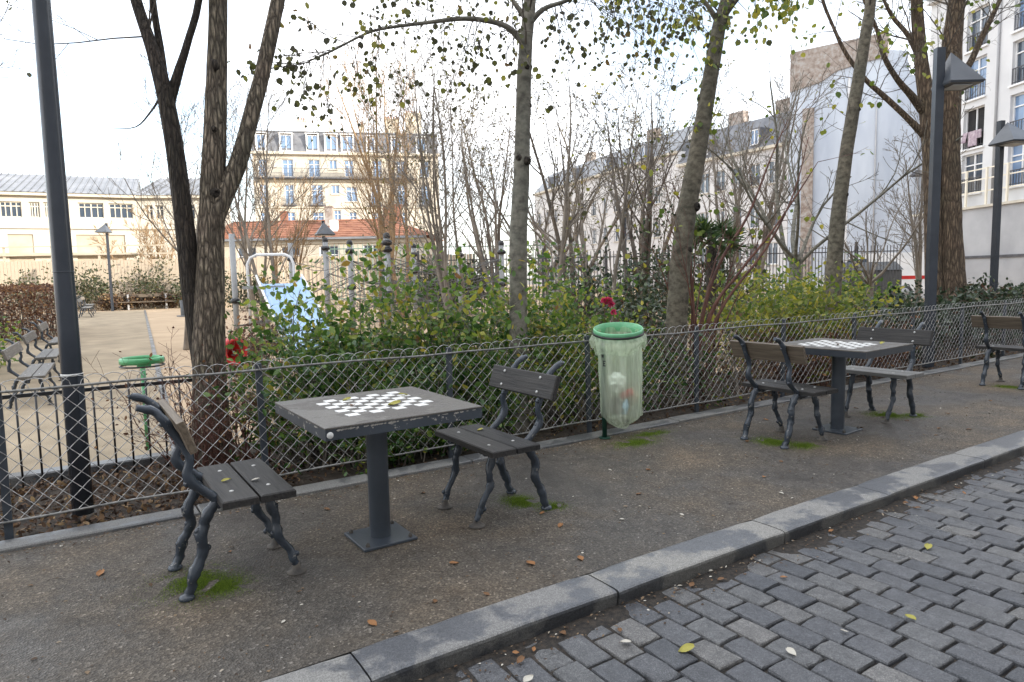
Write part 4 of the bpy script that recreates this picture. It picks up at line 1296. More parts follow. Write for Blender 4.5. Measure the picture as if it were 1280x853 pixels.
crumple((cx+.09, cy-.06, .36), .07, OCHRE, 'crumpled tan paper bag inside the litter bag', 'paper', 8, 'paper_bag')
crumple((cx-.06, cy-.03, .28), .07, LEAF_BROWN, 'brown crumpled napkins deep in the litter bag', 'napkin', 5, 'napkins')
crumple((cx+.05, cy-.02, .26), .06, PALIS, 'beige crumpled carton at the bottom of the litter bag', 'carton', 12, 'carton')

# second bin inside the park
gz = parkz(8)
gbn = wthing('park_bin', 'empty bright green ring bin on a green post beyond the tall dark pole', 'bin', (0.63, 8.1, gz))
b = MB(); b.tube([(0.63, 8.1, gz), (0.63, 8.1, gz+0.93)], 0.026, 10); part('post', b, GREENP, gbn)
b = MB(); b.lathe([(.20, -.02), (.215, -.015), (.215, .035), (.20, .045), (.185, .03), (.185, -.02), (.20, -.02)], (0.63, 8.12, gz+0.97), 28); part('rim', b, GREENP, gbn)
b = MB(); b.lathe([(.21, -.012), (.218, -.008), (.218, .002), (.21, .006)], (0.63, 8.12, gz+0.93), 28); part('rubber_band', b, BLACKP, gbn)
b = MB(); b.box((0.63, 7.93, gz+0.965), (.13, .03, .085)); part('bracket', b, GREENP, gbn)

# ------------------------------------------------------------------ lamps
def lamp(label, x, y, z0, h, dirang, square=True, r=0.058, shade=True, s=0.62):
    t = thing('street_lamp', label, 'lamp', (x, y, z0), dirang, 'pyramid street lamps')
    b = MB()
    if square: b.box((0, 0, h/2), (r*2, r*1.7, h))
    else: b.tube([(0, 0, 0), (0, 0, h)], r, 20)
    part('pole', b, POLE, t)
    b = MB(); b.box((0, 0, h*0.38), (r*2.12, r*1.8, .012)); part('collar', b, POLE, t)
    if shade:
        o = 0.10; b = MB(); zz = h-0.50
        c = [(r-.03, -s/2, zz), (s+r-.03, -s/2, zz), (s+r-.03, s/2, zz), (r-.03, s/2, zz)]
        ap = (r+o, 0, zz+0.44)
        ci = [(c_[0]*0.96+0.01, c_[1]*0.94, zz-.03) for c_ in c]
        b.add(c+[ap]+ci, [(0, 1, 4), (1, 2, 4), (2, 3, 4), (3, 0, 4), (1, 0, 5, 6), (2, 1, 6, 7), (3, 2, 7, 8), (0, 3, 8, 5), (8, 7, 6, 5)])
        part('lamp_shade', b, SHADE, t)
        b = MB(); b.box((s/2+r-.03, 0, zz-.038), (s*.55, s*.55, .012)); part('diffuser', b, FRAMEW, t)
    return t
lamp('dark lamp post rising between the brown twin trunk and the fence, shade over the bed', 10.47, 4.92, 0, 4.5, R(-35), s=0.47)
lamp('dark lamp post standing in the dark shrubs before the grey terrace wall', 16.5, 6.5, -0.05, 4.5, R(-115))
lamp('slim lamp post at the end of the sandy path beside the long bench', 2.1, 42.9, parkz(43), 4.75, R(-120))
lamp('slim lamp post behind the climbing posts of the playground', 7.6, 23.4, parkz(23), 3.7, R(-100))
lamp('distant lamp post seen through the saplings behind the rose bush', 24.1, 26.1, 0, 4.9, R(-150))
tp = thing('tall_pole', 'thick dark blue grey lamp column just behind the wire fence beside the picket fence', 'pole', (0.0, 4.95, -0.03))
b = MB(); b.tube([(0, 0, 0), (0, 0, 1.2), (0, 0, 3.2), (0, 0, 5.2)], [.060, .057, .048, .044], 24); part('pole', b, POLE, tp)
b = MB(); b.tube([(0, 0, 0), (0, 0, 0.05)], 0.072, 24); part('base', b, IRON_RUST, tp)
b = MB(); b.lathe([(.054, 1.55), (.0575, 1.552), (.0575, 1.556), (.054, 1.558)], (0, 0, 0), 24); part('joint', b, POLE, tp)
b = MB(); b.grid(lambda u, v: (0.0612*math.sin(R(-155+50*u)+math.pi), 0.0612*math.cos(R(-155+50*u)+math.pi)*-1, 0.55+0.38*v), 6, 1); part('access_door', b, POLE, tp)
b = MB(); b.lathe([(.058, .80), (.0605, .802), (.0605, .812), (.058, .814)], (0, 0, .12), 24); part('strap', b, TILE, tp)
# wall lamp on the gable
wl_ = thing('wall_lamp', 'small dark wall lamp on a bracket at the edge of the blank gable', 'lamp', (50.1, 24.6, 8.0))
b = MB(); b.box((0.3, 0, 0.2), (0.7, .08, .08)); part('bracket', b, BALC, wl_)
b = MB(); b.lathe([(.0, .45), (.12, .42), (.55, .05), (.5, .0), (0, .0)], (-.1, 0, -0.2), 12); part('lamp_shade', b, BALC, wl_)

# ------------------------------------------------------------------ park benches
PLANK_M = m_planks('worn_grey_plank', (0.07, 0.066, 0.06), (0.15, 0.145, 0.135))
GB = 'iron park benches along the left path'
for k, (x, y, w, lab) in enumerate(((-0.50, 12.7, 1.9, 'worn grey bench of the path row nearest the picket fence'), (-0.38, 15.4, 1.9, 'worn grey bench in the middle of the row along the path'), (-0.24, 18.5, 1.9, 'worn grey bench at the hedge end of the row along the path'))):
    rustic_seat('park_bench', lab, 'bench', w, GB, PLANK_M, PLANK_M, (x, y, parkz(y)+0.02), R(-3))
rustic_seat('park_bench', 'far bench with pale yellow back near the end of the path', 'bench', 1.9, GB, PLANK_S, PALIS, (0.95, 41.0, parkz(41)+.02), R(-5))
rustic_seat('park_bench', 'far grey bench just before the pale backed one near the path end', 'bench', 1.9, GB, PLANK_S, PLANK_S, (0.75, 37.5, parkz(37.5)+.02), R(-5))
lb = wthing('long_bench', 'long low wooden bench across the end of the sandy path', 'bench', (3.9, 43.8, 0.02))
M = Matrix.Rotation(R(-8), 3, 'Z')
for (dy, z, h) in ((0, .46, .05), (.22, .47, .05)):
    b = MB(); b.box((3.9, 43.8+dy, z), (2.9, .18, h), M); part('seat_plank', b, PLANK_G, lb)
b = MB(); b.box((3.9, 44.15, .82), (2.9, .05, .18), M); part('backrest_plank', b, PLANK_G, lb)
for dx in (-.95, .95):
    b = MB(); b.box((3.9+dx, 44.05-dx*.14, .45), (.10, .12, .9)); part('leg', b, GREYW, lb)
db = wthing('grey_bin', 'small dark grey bin at the edge of the sandy area behind the furrowed trunk', 'bin', (4.6, 34.5, parkz(34)))
b = MB(); b.lathe([(.22, 0.05), (.24, .75), (.2, .75), (.19, .2)], (4.6, 34.5, parkz(34)), 16); part('drum', b, CONTAINER, db)
b = MB(); b.lathe([(.4, 0), (.4, .06), (0, .06)], (4.6, 34.5, parkz(34)), 16); part('base', b, BORDER, db)

# ------------------------------------------------------------------ palisade at the back of the park
pa = wthing('palisade', 'pale vertical board fence across the back of the park', 'fence', (-8, 51.5, 0))
Fp = Facade(pa, (-8.0, 52.2), (22.0, 37.8))
b = MB(); k = 0.0
prg = random.Random(3)
while k < Fp.L:
    w = 0.17
    Fp.ubox(b, k, k+w, -0.3, 2.95+prg.gauss(0, .02), -0.03+prg.uniform(0, .015), 0.02); k += w+0.025
part('boards', b, PALIS, pa, 'stuff')
for z in (0.6, 2.3):
    b = MB(); Fp.ubox(b, 0, Fp.L, z, z+.1, 0.025, .09); part('rail', b, PALIS, pa)
k = 0.0
while k < Fp.L:
    b = MB(); Fp.ubox(b, k, k+.12, -.3, 3.0, .095, .2); part('post', b, PALIS, pa); k += 2.6
for (z, t) in ((3.25, .09), (3.75, .07)):
    b = MB(); Fp.ubox(b, 0, 15, z, z+t, .05, .12); part('top_beam', b, OCHRE, pa)
k = 0.4
while k < 15:
    b = MB(); Fp.ubox(b, k, k+.1, 2.9, 3.75, .1, .2); part('beam_post', b, OCHRE, pa); k += 2.6

# ------------------------------------------------------------------ park railing at the right and what stands behind it
pr = wthing('park_railing', 'dark vertical bar railing closing the park in front of the pale facades', 'fence', (13.4, 22.6, 0))
Fr = Facade(pr, (11.4, 23.9), (26.95, 13.75))
b = MB(); k = 0.0
while k < Fr.L:
    b.bar(Fr.P(k, 0), Fr.P(k, 2.35), 0.022); k += 0.125
part('bars', b, BALC, pr, 'stuff')
for z in (0.2, 2.1):
    b = MB(); Fr.ubox(b, 0, Fr.L, z, z+.04, -.02, .02); part('rail', b, BALC, pr)
k = 0.0
while k < Fr.L:
    b = MB(); Fr.ubox(b, k-.04, k+.04, -.1, 2.5, -.04, .04); part('post', b, BALC, pr); k += 2.4
pg = wthing('green_railing', 'pale green tall bar fence behind the pollarded trees', 'fence', (12, 34, 0))
Fg = Facade(pg, (13.5, 40.5), (27.0, 33.0))
b = MB(); k = 0.0
GREENF = simple('green_fence_paint', (0.10, 0.17, 0.14), (0.14, 0.22, 0.18), 3, 0.5)
while k < Fg.L:
    b.bar(Fg.P(k, -.2), Fg.P(k, 3.6), 0.035); k += 0.28
part('bars', b, GREENF, pg, 'stuff')
for z in (0.3, 3.3):
    b = MB(); Fg.ubox(b, 0, Fg.L, z, z+.06, -.03, .03); part('rail', b, GREENF, pg)
def van(loc, rz):
    t = thing('parked_van', 'white van with a red stripe parked behind the park railing', 'van', loc, rz)
    b = MB()
    pr_ = [(-2.4, .45), (2.3, .45), (2.4, .9), (2.25, 1.15), (1.55, 1.25), (0.95, 2.05), (0.6, 2.2), (-2.35, 2.2), (-2.45, 1.9)]
    n = len(pr_); w = .92
    b.add([(x, -w, z) for x, z in pr_]+[(x, w, z) for x, z in pr_], [tuple(range(n)), tuple(reversed(range(n, 2*n)))]+[(i, n+i, n+(i+1) % n, (i+1) % n) for i in range(n)])
    part('body', b, VANW, t)
    for s in (-1, 1):
        b = MB(); b.quad((.15, s*.925, 1.3), (1.4, s*.925, 1.3), (.92, s*.925, 1.95), (.15, s*.925, 1.95)); part('side_window', b, GLASS, t)
        b = MB(); b.box((-.2, s*.925, 1.02), (4.2, .012, .16)); part('stripe', b, REDP, t)
    b = MB(); b.quad((1.58, -.8, 1.27), (1.58, .8, 1.27), (1.0, .75, 2.02), (1.0, -.75, 2.02)); part('windscreen', b, GLASS, t)
    for x in (-1.5, 1.5):
        for s in (-1, 1):
            b = MB(); b.lathe([(0.001, -.1), (.3, -.1), (.33, -.06), (.33, .06), (.3, .1), (.001, .1)], (x, s*.85, .33), 20, M=Matrix.Rotation(R(90), 3, 'X'))
            wv = part('wheel', b, BLACKP, t)
            b = MB(); b.lathe([(.001, -.11), (.19, -.105), (.19, .105), (.001, .11)], (x, s*.85, .33), 16, M=Matrix.Rotation(R(90), 3, 'X')); part('rim', b, GREYP, wv)
    for s in (-1, 1):
        b = MB(); b.box((2.36, s*.7, .85), (.12, .3, .16)); part('headlight', b, FRAMEW, t)
    return t
van((33.5, 18.6, 0), R(118))
ct = thing('refuse_container', 'dark grey refuse container behind the park railing beside the white van', 'container', (28.7, 16.0, 0), R(-33))
b = MB(); b.bevbox((0, 0, .75), (2.2, 1.1, 1.3), .03); part('body', b, CONTAINER, ct)
b = MB(); b.add([(-1.15, -.6, 1.4), (1.15, -.6, 1.4), (1.15, .6, 1.4), (-1.15, .6, 1.4), (-1.1, -.1, 1.75), (1.1, -.1, 1.75), (1.1, .45, 1.7), (-1.1, .45, 1.7)], [(0, 1, 5, 4), (4, 5, 6, 7), (7, 6, 2, 3), (0, 4, 7, 3), (1, 2, 6, 5), (3, 2, 1, 0)]); part('lid', b, CONTAINER, ct)
for sx in (-.9, .9):
    for sy in (-.4, .4):
        b = MB(); b.lathe([(.001, -.03), (.09, -.03), (.09, .03), (.001, .03)], (sx, sy, .09), 12, M=Matrix.Rotation(R(90), 3, 'X')); part('wheel', b, BLACKP, ct)

# ------------------------------------------------------------------ playground
GPL = 'climbing posts of the playground'
def climb_post(label, x, y, h, r, rings, cap=True):
    z0 = parkz(y); r *= 0.76
    t = thing('climbing_post', label, 'post', (x, y, z0), 0, GPL)
    b = MB(); b.tube([(0, 0, 0), (0, 0, h)], r, 16); part('pole', b, GREYP, t)
    if cap:
        b = MB(); b.lathe([(r*1.12, h-.03), (r*1.15, h+.02), (r*.8, h+.07), (.0, h+.09)], (0, 0, 0), 16); part('cap', b, BLACKP, t)
    for z in rings:
        b = MB(); b.lathe([(r*1.0, z-.06), (r*1.5, z-.05), (r*1.75, z-.01), (r*1.5, z+.04), (r*1.0, z+.05)], (0, 0, 0), 16); part('clamp', b, BLACKP, t)
    return t
climb_post('grey climbing post with one clamp beside the furrowed tree trunk', 2.93, 14.9, 2.72, .075, (1.35,), False)
climb_post('thin grey climbing post with one clamp between hoop and lamp', 5.4, 19.6, 2.75, .085, (2.3,), False)
climb_post('grey climbing post with a black clamp in front of the pyramid lamp', 5.85, 17.9, 2.75, .09, (2.55, 1.5))
climb_post('grey climbing post with two spaced black clamps under its cap', 5.68, 15.6, 2.58, .085, (2.40, 1.55))
climb_post('stout grey climbing post with a stack of black knobs at its top', 5.62, 13.25, 2.62, .085, (2.50, 2.36, 1.45))
climb_post('grey climbing post behind thin saplings with paired clamps', 7.75, 16.5, 2.55, .08, (2.35, 1.9))
climb_post('grey climbing post left of the smooth grey tree trunk', 8.4, 15.2, 2.4, .08, (2.3, 1.6))
climb_post('grey climbing post with black top clamp hidden behind the smooth grey tree trunk', 9.15, 14.4, 2.55, .085, (2.35, 1.55))
climb_post('short grey climbing post with rope joints between the taller ones', 6.4, 15.3, 1.9, .06, (1.75,))
climb_post('low black capped climbing post in the shrubs', 10.4, 14.0, 1.85, .08, (1.7,))
rp_ = MB()
rr_ = random.Random(11)
anch = [Vector((2.93, 14.9, 1.0)), Vector((5.4, 19.6, 2.0)), Vector((5.85, 17.9, 2.1)), Vector((5.68, 15.6, 1.9)), Vector((5.62, 13.25, 1.9)), Vector((7.75, 16.5, 1.9)), Vector((8.4, 15.2, 1.7)), Vector((9.15, 14.4, 1.9)), Vector((6.4, 15.3, 1.4))]
for i in range(len(anch)):
    for j in range(i+1, len(anch)):
        if (anch[i]-anch[j]).length < 4.2:
            for dz in (0, -.45, -.9):
                a, c = anch[i]+Vector((0, 0, dz)), anch[j]+Vector((0, 0, dz*rr_.uniform(.5, 1.2)))
                pts = [a.lerp(c, t/8)+Vector((0, 0, -.25*math.sin(math.pi*t/8))) for t in range(9)]
                rp_.tube(pts, .009, 4, cap=False)
single('climbing_net', rp_, ROPE, 'sagging grey rope net strung between the climbing posts', 'net', (6.2, 15.6, -0.2))
sl = wthing('slide', 'pale blue slide with a white hoop over its top end', 'slide', (3.45, 12.3, parkz(12)))
def slide_pt(u, v, lift=0.0):
    x = 3.68+(3.38-3.68)*v+(u-0.5)*0.78; y = 14.3-3.5*v+(u-.5)*-.5
    z = 1.40-1.45*v+0.20*max(0, v-.75)*2
    e = abs(u-.5)*2
    return (x, y, z+lift+0.16*max(0, (e-.72)/.28)**1.5)
b = MB(); b.grid(lambda u, v: slide_pt(u, v), 14, 18); b.grid(lambda u, v: slide_pt(1-u, v, -.03), 14, 18); part('chute', b, SLIDEB, sl)
for u in (0, 1):
    b = MB(); b.tube([Vector(slide_pt(u, v/10))+Vector((0, 0, .01)) for v in range(11)], .025, 6); part('side_rail', b, WHITEP, sl)
b = MB(); b.tube([(3.20, 14.85, -.3), (3.18, 14.8, 1.80), (3.24, 14.76, 1.94), (3.36, 14.70, 2.0), (3.84, 14.40, 2.0), (3.94, 14.33, 1.94), (3.99, 14.30, 1.80), (3.99, 14.30, -.3)], .03, 8); part('hoop', b, WHITEP, sl)
b = MB(); b.box((3.58, 14.65, 1.33), (.85, .8, .06), Matrix.Rotation(R(-33), 3, 'Z')); part('platform', b, GREYP, sl)
for k in range(4):
    b = MB(); b.bar((3.28+.08*k, 15.2-.05*k, .0+.3*k), (3.95+.05*k, 14.85-.05*k, .0+.3*k), .05); part('rung', b, GREYP, sl)
rd = wthing('play_tunnel', 'round red plastic crawl tunnel half hidden by the furrowed trunk', 'tunnel', (2.06, 11.75, parkz(12)))
MT_ = Matrix.Rotation(R(90), 3, 'X') @ Matrix.Rotation(R(25), 3, 'Y')
b = MB(); b.lathe([(.17, -.4), (.21, -.4), (.23, -.36), (.20, -.32), (.20, .32), (.23, .36), (.21, .4), (.17, .4), (.17, -.4)], (2.06, 11.85, parkz(12)+.66), 28, M=MT_); part('tube', b, REDP, rd)
b = MB(); b.lathe([(.20, -.46), (.25, -.45), (.25, -.41), (.20, -.41)], (2.06, 11.85, parkz(12)+.66), 28, M=MT_); part('ring', b, PALIS, rd)
for dx in (-.12, .12):
    b = MB(); b.tube([(2.06+dx, 11.85, parkz(12)-.05), (2.06+dx, 11.85, parkz(12)+.52)], .03, 8); part('leg', b, GREYP, rd)


# ------------------------------------------------------------------ trees near the fence
def smooth_line(pts, sub=4):
    out = []
    n = len(pts)
    for i in range(n-1):
        p0 = pts[max(i-1, 0)]; p1 = pts[i]; p2 = pts[i+1]; p3 = pts[min(i+2, n-1)]
        for k in range(sub):
            f = k/sub
            out.append([0.5*((2*b)+(c-a)*f+(2*a-5*b+4*c-d)*f*f+(3*b-a-3*c+d)*f**3) for a, b, c, d in zip(p0, p1, p2, p3)])
    out.append(list(pts[-1]))
    return out
def limb(mb, pts, n=10, rough=0.1, seed=0, sub=4):
    L = smooth_line(pts, sub)
    mb.tube([p[:3] for p in L], [p[3] for p in L], n, rough=rough, seed=seed)
    return L
def knot(mb, p, r, d):
    q = Vector(p)+Vector(d)*r*0.3
    M = Vector(d).to_track_quat('Z', 'Y').to_matrix()
    mb.lathe([(r*1.5, -r*.9), (r*1.15, -.1*r), (r*.95, r*.25), (r*.55, r*.28), (r*.4, r*.0), (0, -.05*r)], q, 10, M=M)
def crown_from(mb, L, rg, idxs, n, length, Q, tips, lev, ang=(35, 75), down=0.0, r=None):
    for _ in range(n):
        i = rg.choice(idxs)
        p = Vector(L[i][:3]); ax = (Vector(L[min(i+1, len(L)-1)][:3])-Vector(L[max(i-1, 0)][:3])).normalized()
        s_ = ax.orthogonal().normalized(); s_.rotate(Matrix.Rotation(rg.uniform(0, 6.28), 3, ax))
        a = R(rg.uniform(*ang)); d = (ax*math.cos(a)+s_*math.sin(a)+Vector((0, 0, -down))).normalized()
        grow(rg, mb, p, d, length*rg.uniform(.6, 1.2), r or min(L[i][3]*0.5, 0.03), 0, lev, Q, tips)
QH = dict(wob=0.13, up=[0.02, -0.05, -0.10], n=[4, 3], lr=[0.55, 0.55], ang=(25, 60), seg=0.25, taper=0.4, start=0.25)
QB = dict(wob=0.12, up=[0.06, 0.03, 0.0], n=[6, 5, 4], lr=[0.55, 0.55, 0.5], ang=(25, 55), seg=0.4, taper=0.4, start=0.25)

# furrowed three-stemmed tree
t1 = wthing('furrowed_tree', 'deeply furrowed brown tree forking into three stems beside the picket fence', 'tree', (0.9, 5.74, -0.03))
T1_MID = [(0.90, 5.72, -0.1, 0.172), (0.885, 5.715, 0.2, 0.141), (0.89, 5.71, 0.53, 0.123), (0.92, 5.75, 1.03, 0.113), (0.97, 5.78, 1.59, 0.096), (1.02, 5.81, 2.15, 0.087), (1.08, 5.84, 2.71, 0.077), (1.13, 5.87, 3.27, 0.070), (1.18, 5.9, 3.9, 0.063), (1.27, 5.96, 4.9, 0.046), (1.3, 6.0, 6.4, 0.022)]
T1_LEFT = [(0.89, 5.80, 0.45, 0.07), (0.865, 5.82, 0.95, 0.078), (0.83, 5.85, 1.47, 0.075), (0.81, 5.87, 1.96, 0.068), (0.78, 5.9, 2.51, 0.062), (0.74, 5.93, 2.9, 0.058), (0.68, 5.97, 3.23, 0.046), (0.6, 6.03, 3.59, 0.039), (0.53, 6.09, 4.06, 0.03), (0.43, 6.2, 4.76, 0.018)]
T1_LM = [(0.75, 5.95, 2.86, 0.042), (0.74, 6.0, 3.26, 0.028), (0.72, 6.07, 3.63, 0.025), (0.72, 6.16, 4.37, 0.015)]
T1_LR = [(0.765, 5.94, 2.80, 0.042), (0.84, 5.93, 3.04, 0.035), (0.92, 5.91, 3.28, 0.028), (1.02, 5.88, 3.62, 0.025), (1.14, 5.88, 4.35, 0.015)]
T1_RIGHT = [(0.985, 5.77, 1.80, 0.066), (1.03, 5.765, 1.98, 0.072), (1.11, 5.77, 2.15, 0.070), (1.21, 5.77, 2.37, 0.066), (1.32, 5.78, 2.7, 0.062), (1.43, 5.8, 3.05, 0.056), (1.54, 5.82, 3.45, 0.054), (1.63, 5.85, 3.79, 0.051), (1.84, 5.86, 4.65, 0.034), (2.1, 5.9, 6.0, 0.018)]
b = MB()
def bark_limb(b, pts, n, seed, depth=0.08, fr=9):
    """limb with vertical ridges"""
    L = smooth_line(pts, 8)
    b0 = len(b.v)
    b.tube([p[:3] for p in L], [p[3] for p in L], n, smooth=True)
    for i, p in enumerate(L):
        for k in range(n):
            v = Vector(b.v[b0+i*n+k]); c = Vector(p[:3]); a = 2*math.pi*k/n
            s_ = mnoise.noise((math.cos(a)*fr*.55+seed, math.sin(a)*fr*.55, p[2]*1.6))
            s2 = mnoise.noise((math.cos(a)*fr*1.3+seed, math.sin(a)*fr*1.3, p[2]*3.5))
            q = c+(v-c)*(1+depth*(1-abs(s_)*2.4)+depth*.6*s2)
            b.v[b0+i*n+k] = tuple(q)
    return L
L1 = bark_limb(b, T1_MID, 40, 1)
L1r = bark_limb(b, T1_RIGHT, 26, 7, 0.07)
part('trunk', b, BARK1, t1)
b = MB()
L1l = bark_limb(b, T1_LEFT, 24, 4, 0.06)
limb(b, T1_LM, 8); limb(b, T1_LR, 8)
part('side_stem', b, BARK1D, t1)
for (p_, r_, d_) in (((1.03, 5.72, 2.13), .032, (0.1, -1, 0)), ((1.10, 5.80, 3.12), .036, (0.9, -.35, .2)), ((1.05, 5.73, 2.62), .018, (.6, -1, 0))):
    b = MB(); knot(b, p_, r_, d_); part('knot', b, BARK1D, t1)
rg = random.Random(21); b = MB(); tips = []
limb(b, [(0.71, 5.94, 2.86, 0.010), (0.64, 5.97, 2.75, 0.008), (0.54, 6.02, 2.64, 0.005), (0.39, 6.12, 2.63, 0.002)], 5, 0)
crown_from(b, L1, rg, range(70, len(L1)), 9, 1.4, QB, tips, 2)
crown_from(b, L1l, rg, range(50, len(L1l)), 7, 0.9, QB, tips, 2, r=.008)
crown_from(b, L1r, rg, range(52, len(L1r)), 7, 1.0, QB, tips, 2, r=.01)
part('crown', b, TWIG_D, t1, 'stuff')

def near_tree(name, label, base, lines, bark, knots, leafspec, seed, nside=18):
    t = wthing(name, label, 'tree', base)
    b = MB(); Ls = []
    for i, l in enumerate(lines):
        Ls.append(limb(b, l, nside if i == 0 else 8, 0.05 if i == 0 else 0.0, seed+i, 6))
    part('trunk', b, bark, t)
    if knots:
        for (p, r, d) in knots:
            b = MB(); knot(b, p, r, d); part('knot', b, BARK1D, t)
    return t, Ls
T2 = [(3.50, 5.31, -0.1, 0.121), (3.53, 5.32, 0.25, 0.096), (3.56, 5.34, 0.8, 0.088), (3.59, 5.37, 1.18, 0.085), (3.63, 5.41, 1.79, 0.084), (3.69, 5.43, 2.31, 0.077), (3.73, 5.45, 2.77, 0.073), (3.78, 5.48, 3.3, 0.070), (3.82, 5.49, 3.67, 0.062), (3.88, 5.5, 4.05, 0.056), (3.95, 5.52, 4.65, 0.046), (4.09, 5.57, 5.94, 0.028)]
T2_L = [(3.80, 5.48, 3.60, 0.036), (3.73, 5.49, 3.68, 0.033), (3.61, 5.52, 3.77, 0.027), (3.42, 5.59, 3.81, 0.024), (3.21, 5.67, 3.81, 0.022), (2.91, 5.8, 3.76, 0.018), (2.58, 5.95, 3.7, 0.014), (2.4, 6.0, 3.63, 0.012), (2.11, 6.11, 3.46, 0.009), (1.9, 6.17, 3.35, 0.005)]
T2_L2 = [(3.85, 5.49, 3.84, 0.03), (3.76, 5.57, 4.01, 0.022), (3.73, 5.66, 4.12, 0.019), (3.56, 5.87, 4.41, 0.015), (3.21, 6.18, 4.6, 0.012), (2.84, 6.48, 4.63, 0.008)]
T2_R = [(3.83, 5.47, 3.80, 0.032), (3.98, 5.42, 3.96, 0.023), (4.21, 5.34, 4.06, 0.019), (4.51, 5.22, 4.23, 0.015), (4.88, 5.06, 4.32, 0.012), (5.24, 4.87, 4.26, 0.008)]
kn = [((3.72, 5.35, 2.52), .03, (.3, -.9, 0)), ((3.61, 5.35, 1.75), .02, (-.6, -.7, 0)), ((3.80, 5.42, 3.05), .02, (.2, -1, 0)), ((3.60, 5.31, 1.3), .018, (.5, -.9, 0)), ((3.64, 5.40, 2.55), .022, (-1, -.3, 0)), ((3.77, 5.41, 3.40), .018, (-.4, -.9, 0))]
t2, L2 = near_tree('smooth_grey_tree', 'slender smooth grey tree with a long arching side branch hung with leaves', (3.5, 5.31, -0.02), [T2, T2_L, T2_L2, T2_R], BARK2, kn, None, 31)
rg = random.Random(32); b = MB(); tips = []
crown_from(b, L2[1], rg, range(6, len(L2[1])), 70, 0.62, QH, tips, 1, (40, 100), 0.75, .0045)
crown_from(b, L2[2], rg, range(8, len(L2[2])), 46, 0.7, QH, tips, 1, (40, 100), 0.5, .0045)
crown_from(b, L2[3], rg, range(8, len(L2[3])), 64, 0.8, QH, tips, 1, (30, 100), 0.8, .0045)
crown_from(b, L2[0], rg, range(46, len(L2[0])), 10, 0.9, QH, tips, 2, (30, 70), 0.1, .012)
part('crown', b, TWIG_D, t2, 'stuff')
P_, D_, S_ = tips_arrays(tips, rg, 0.74, 0.012, 0.9, (0.026, 0.070))
leaf_obj('foliage', P_, D_, S_, LEAF_AUT, t2, T_ROUND, 33, kind='stuff')

T3 = [(5.66, 5.40, -0.1, 0.163), (5.70, 5.40, 0.25, 0.140), (5.75, 5.4, 0.73, 0.125), (5.8, 5.42, 1.18, 0.116), (5.86, 5.43, 1.63, 0.112), (5.95, 5.43, 2.13, 0.109), (6.07, 5.41, 2.67, 0.100), (6.18, 5.4, 3.16, 0.091), (6.3, 5.38, 3.75, 0.084), (6.41, 5.37, 4.24, 0.075), (6.49, 5.34, 4.51, 0.067), (6.67, 5.31, 5.23, 0.050), (6.97, 5.29, 6.76, 0.030)]
T3_L = [(6.43, 5.36, 4.2, 0.04), (6.31, 5.45, 4.44, 0.027), (6.21, 5.54, 4.59, 0.023), (5.92, 5.76, 4.89, 0.014), (5.5, 5.9, 4.95, .006)]
T3_R = [(6.44, 5.35, 4.3, 0.036), (6.62, 5.26, 4.55, 0.027), (6.9, 5.1, 4.77, 0.018), (7.2, 5.0, 4.8, .008)]
kn = [((6.0, 5.33, 2.18), .045, (.2, -1, 0)), ((5.90, 5.33, 1.7), .03, (.5, -.8, 0)), ((6.13, 5.33, 2.85), .02, (-.4, -1, 0))]
t3, L3 = near_tree('leaning_tree', 'leaning olive grey trunk with yellow green leaves sprouting from its upper stem', (5.66, 5.40, -0.02), [T3, T3_L, T3_R], BARK3, kn, None, 41, 20)
rg = random.Random(42); b = MB(); tips = []
crown_from(b, L3[0], rg, range(40, 62), 70, 0.13, QH, tips, 0, (50, 110), 0.4, .003)
crown_from(b, L3[1], rg, range(5, len(L3[1])), 20, 0.5, QH, tips, 1, (40, 100), 0.6, .004)
crown_from(b, L3[2], rg, range(5, len(L3[2])), 18, 0.5, QH, tips, 1, (40, 100), 0.7, .004)
crown_from(b, L3[0], rg, range(56, len(L3[0])), 8, 0.8, QH, tips, 2, (30, 70), 0.1, .012)
part('crown', b, TWIG_D, t3, 'stuff')
P_, D_, S_ = tips_arrays(tips, rg, 0.95, 0.035, 0.8, (0.045, 0.088))
leaf_obj('foliage', P_, D_, S_, LEAF_YEL, t3, T_ROUND, 43, kind='stuff')

T4 = [(9.02, 5.58, -0.1, 0.17), (9.06, 5.6, 0.3, 0.14), (9.11, 5.61, 0.79, 0.125), (9.19, 5.63, 1.41, 0.113), (9.3, 5.65, 2.21, 0.102), (9.44, 5.65, 3.0, 0.091), (9.57, 5.63, 3.68, 0.086), (9.72, 5.62, 4.36, 0.08), (9.86, 5.6, 5.04, 0.074), (9.92, 5.6, 5.38, 0.069), (10.22, 5.58, 6.97, 0.046), (10.4, 5.5, 8.2, .02)]
kn = [((9.28, 5.55, 2.0), .02, (.4, -.9, 0)), ((9.36, 5.55, 2.5), .018, (.6, -.8, 0)), ((9.22, 5.53, 1.55), .02, (-.2, -1, 0)), ((9.6, 5.55, 3.7), .018, (-.3, -1, 0))]
t4, L4 = near_tree('slanting_tree', 'thin pale trunk slanting over the yellow green bush with a few yellow leaves', (9.02, 5.58, -0.02), [T4], BARK3, kn, None, 51)
rg = random.Random(52); b = MB(); tips = []
crown_from(b, L4[0], rg, range(16, 50), 9, 0.9, dict(QH, up=[0.03, 0, 0]), tips, 1, (40, 80), -0.1, .006)
crown_from(b, L4[0], rg, range(48, len(L4[0])), 12, 1.3, QB, tips, 2, (30, 70), 0, .016)
part('crown', b, TWIG_D, t4, 'stuff')
P_, D_, S_ = tips_arrays([t_ for t_ in tips if rg.random() < .3], rg, 1, 0.04, 0.7, (0.06, 0.10))
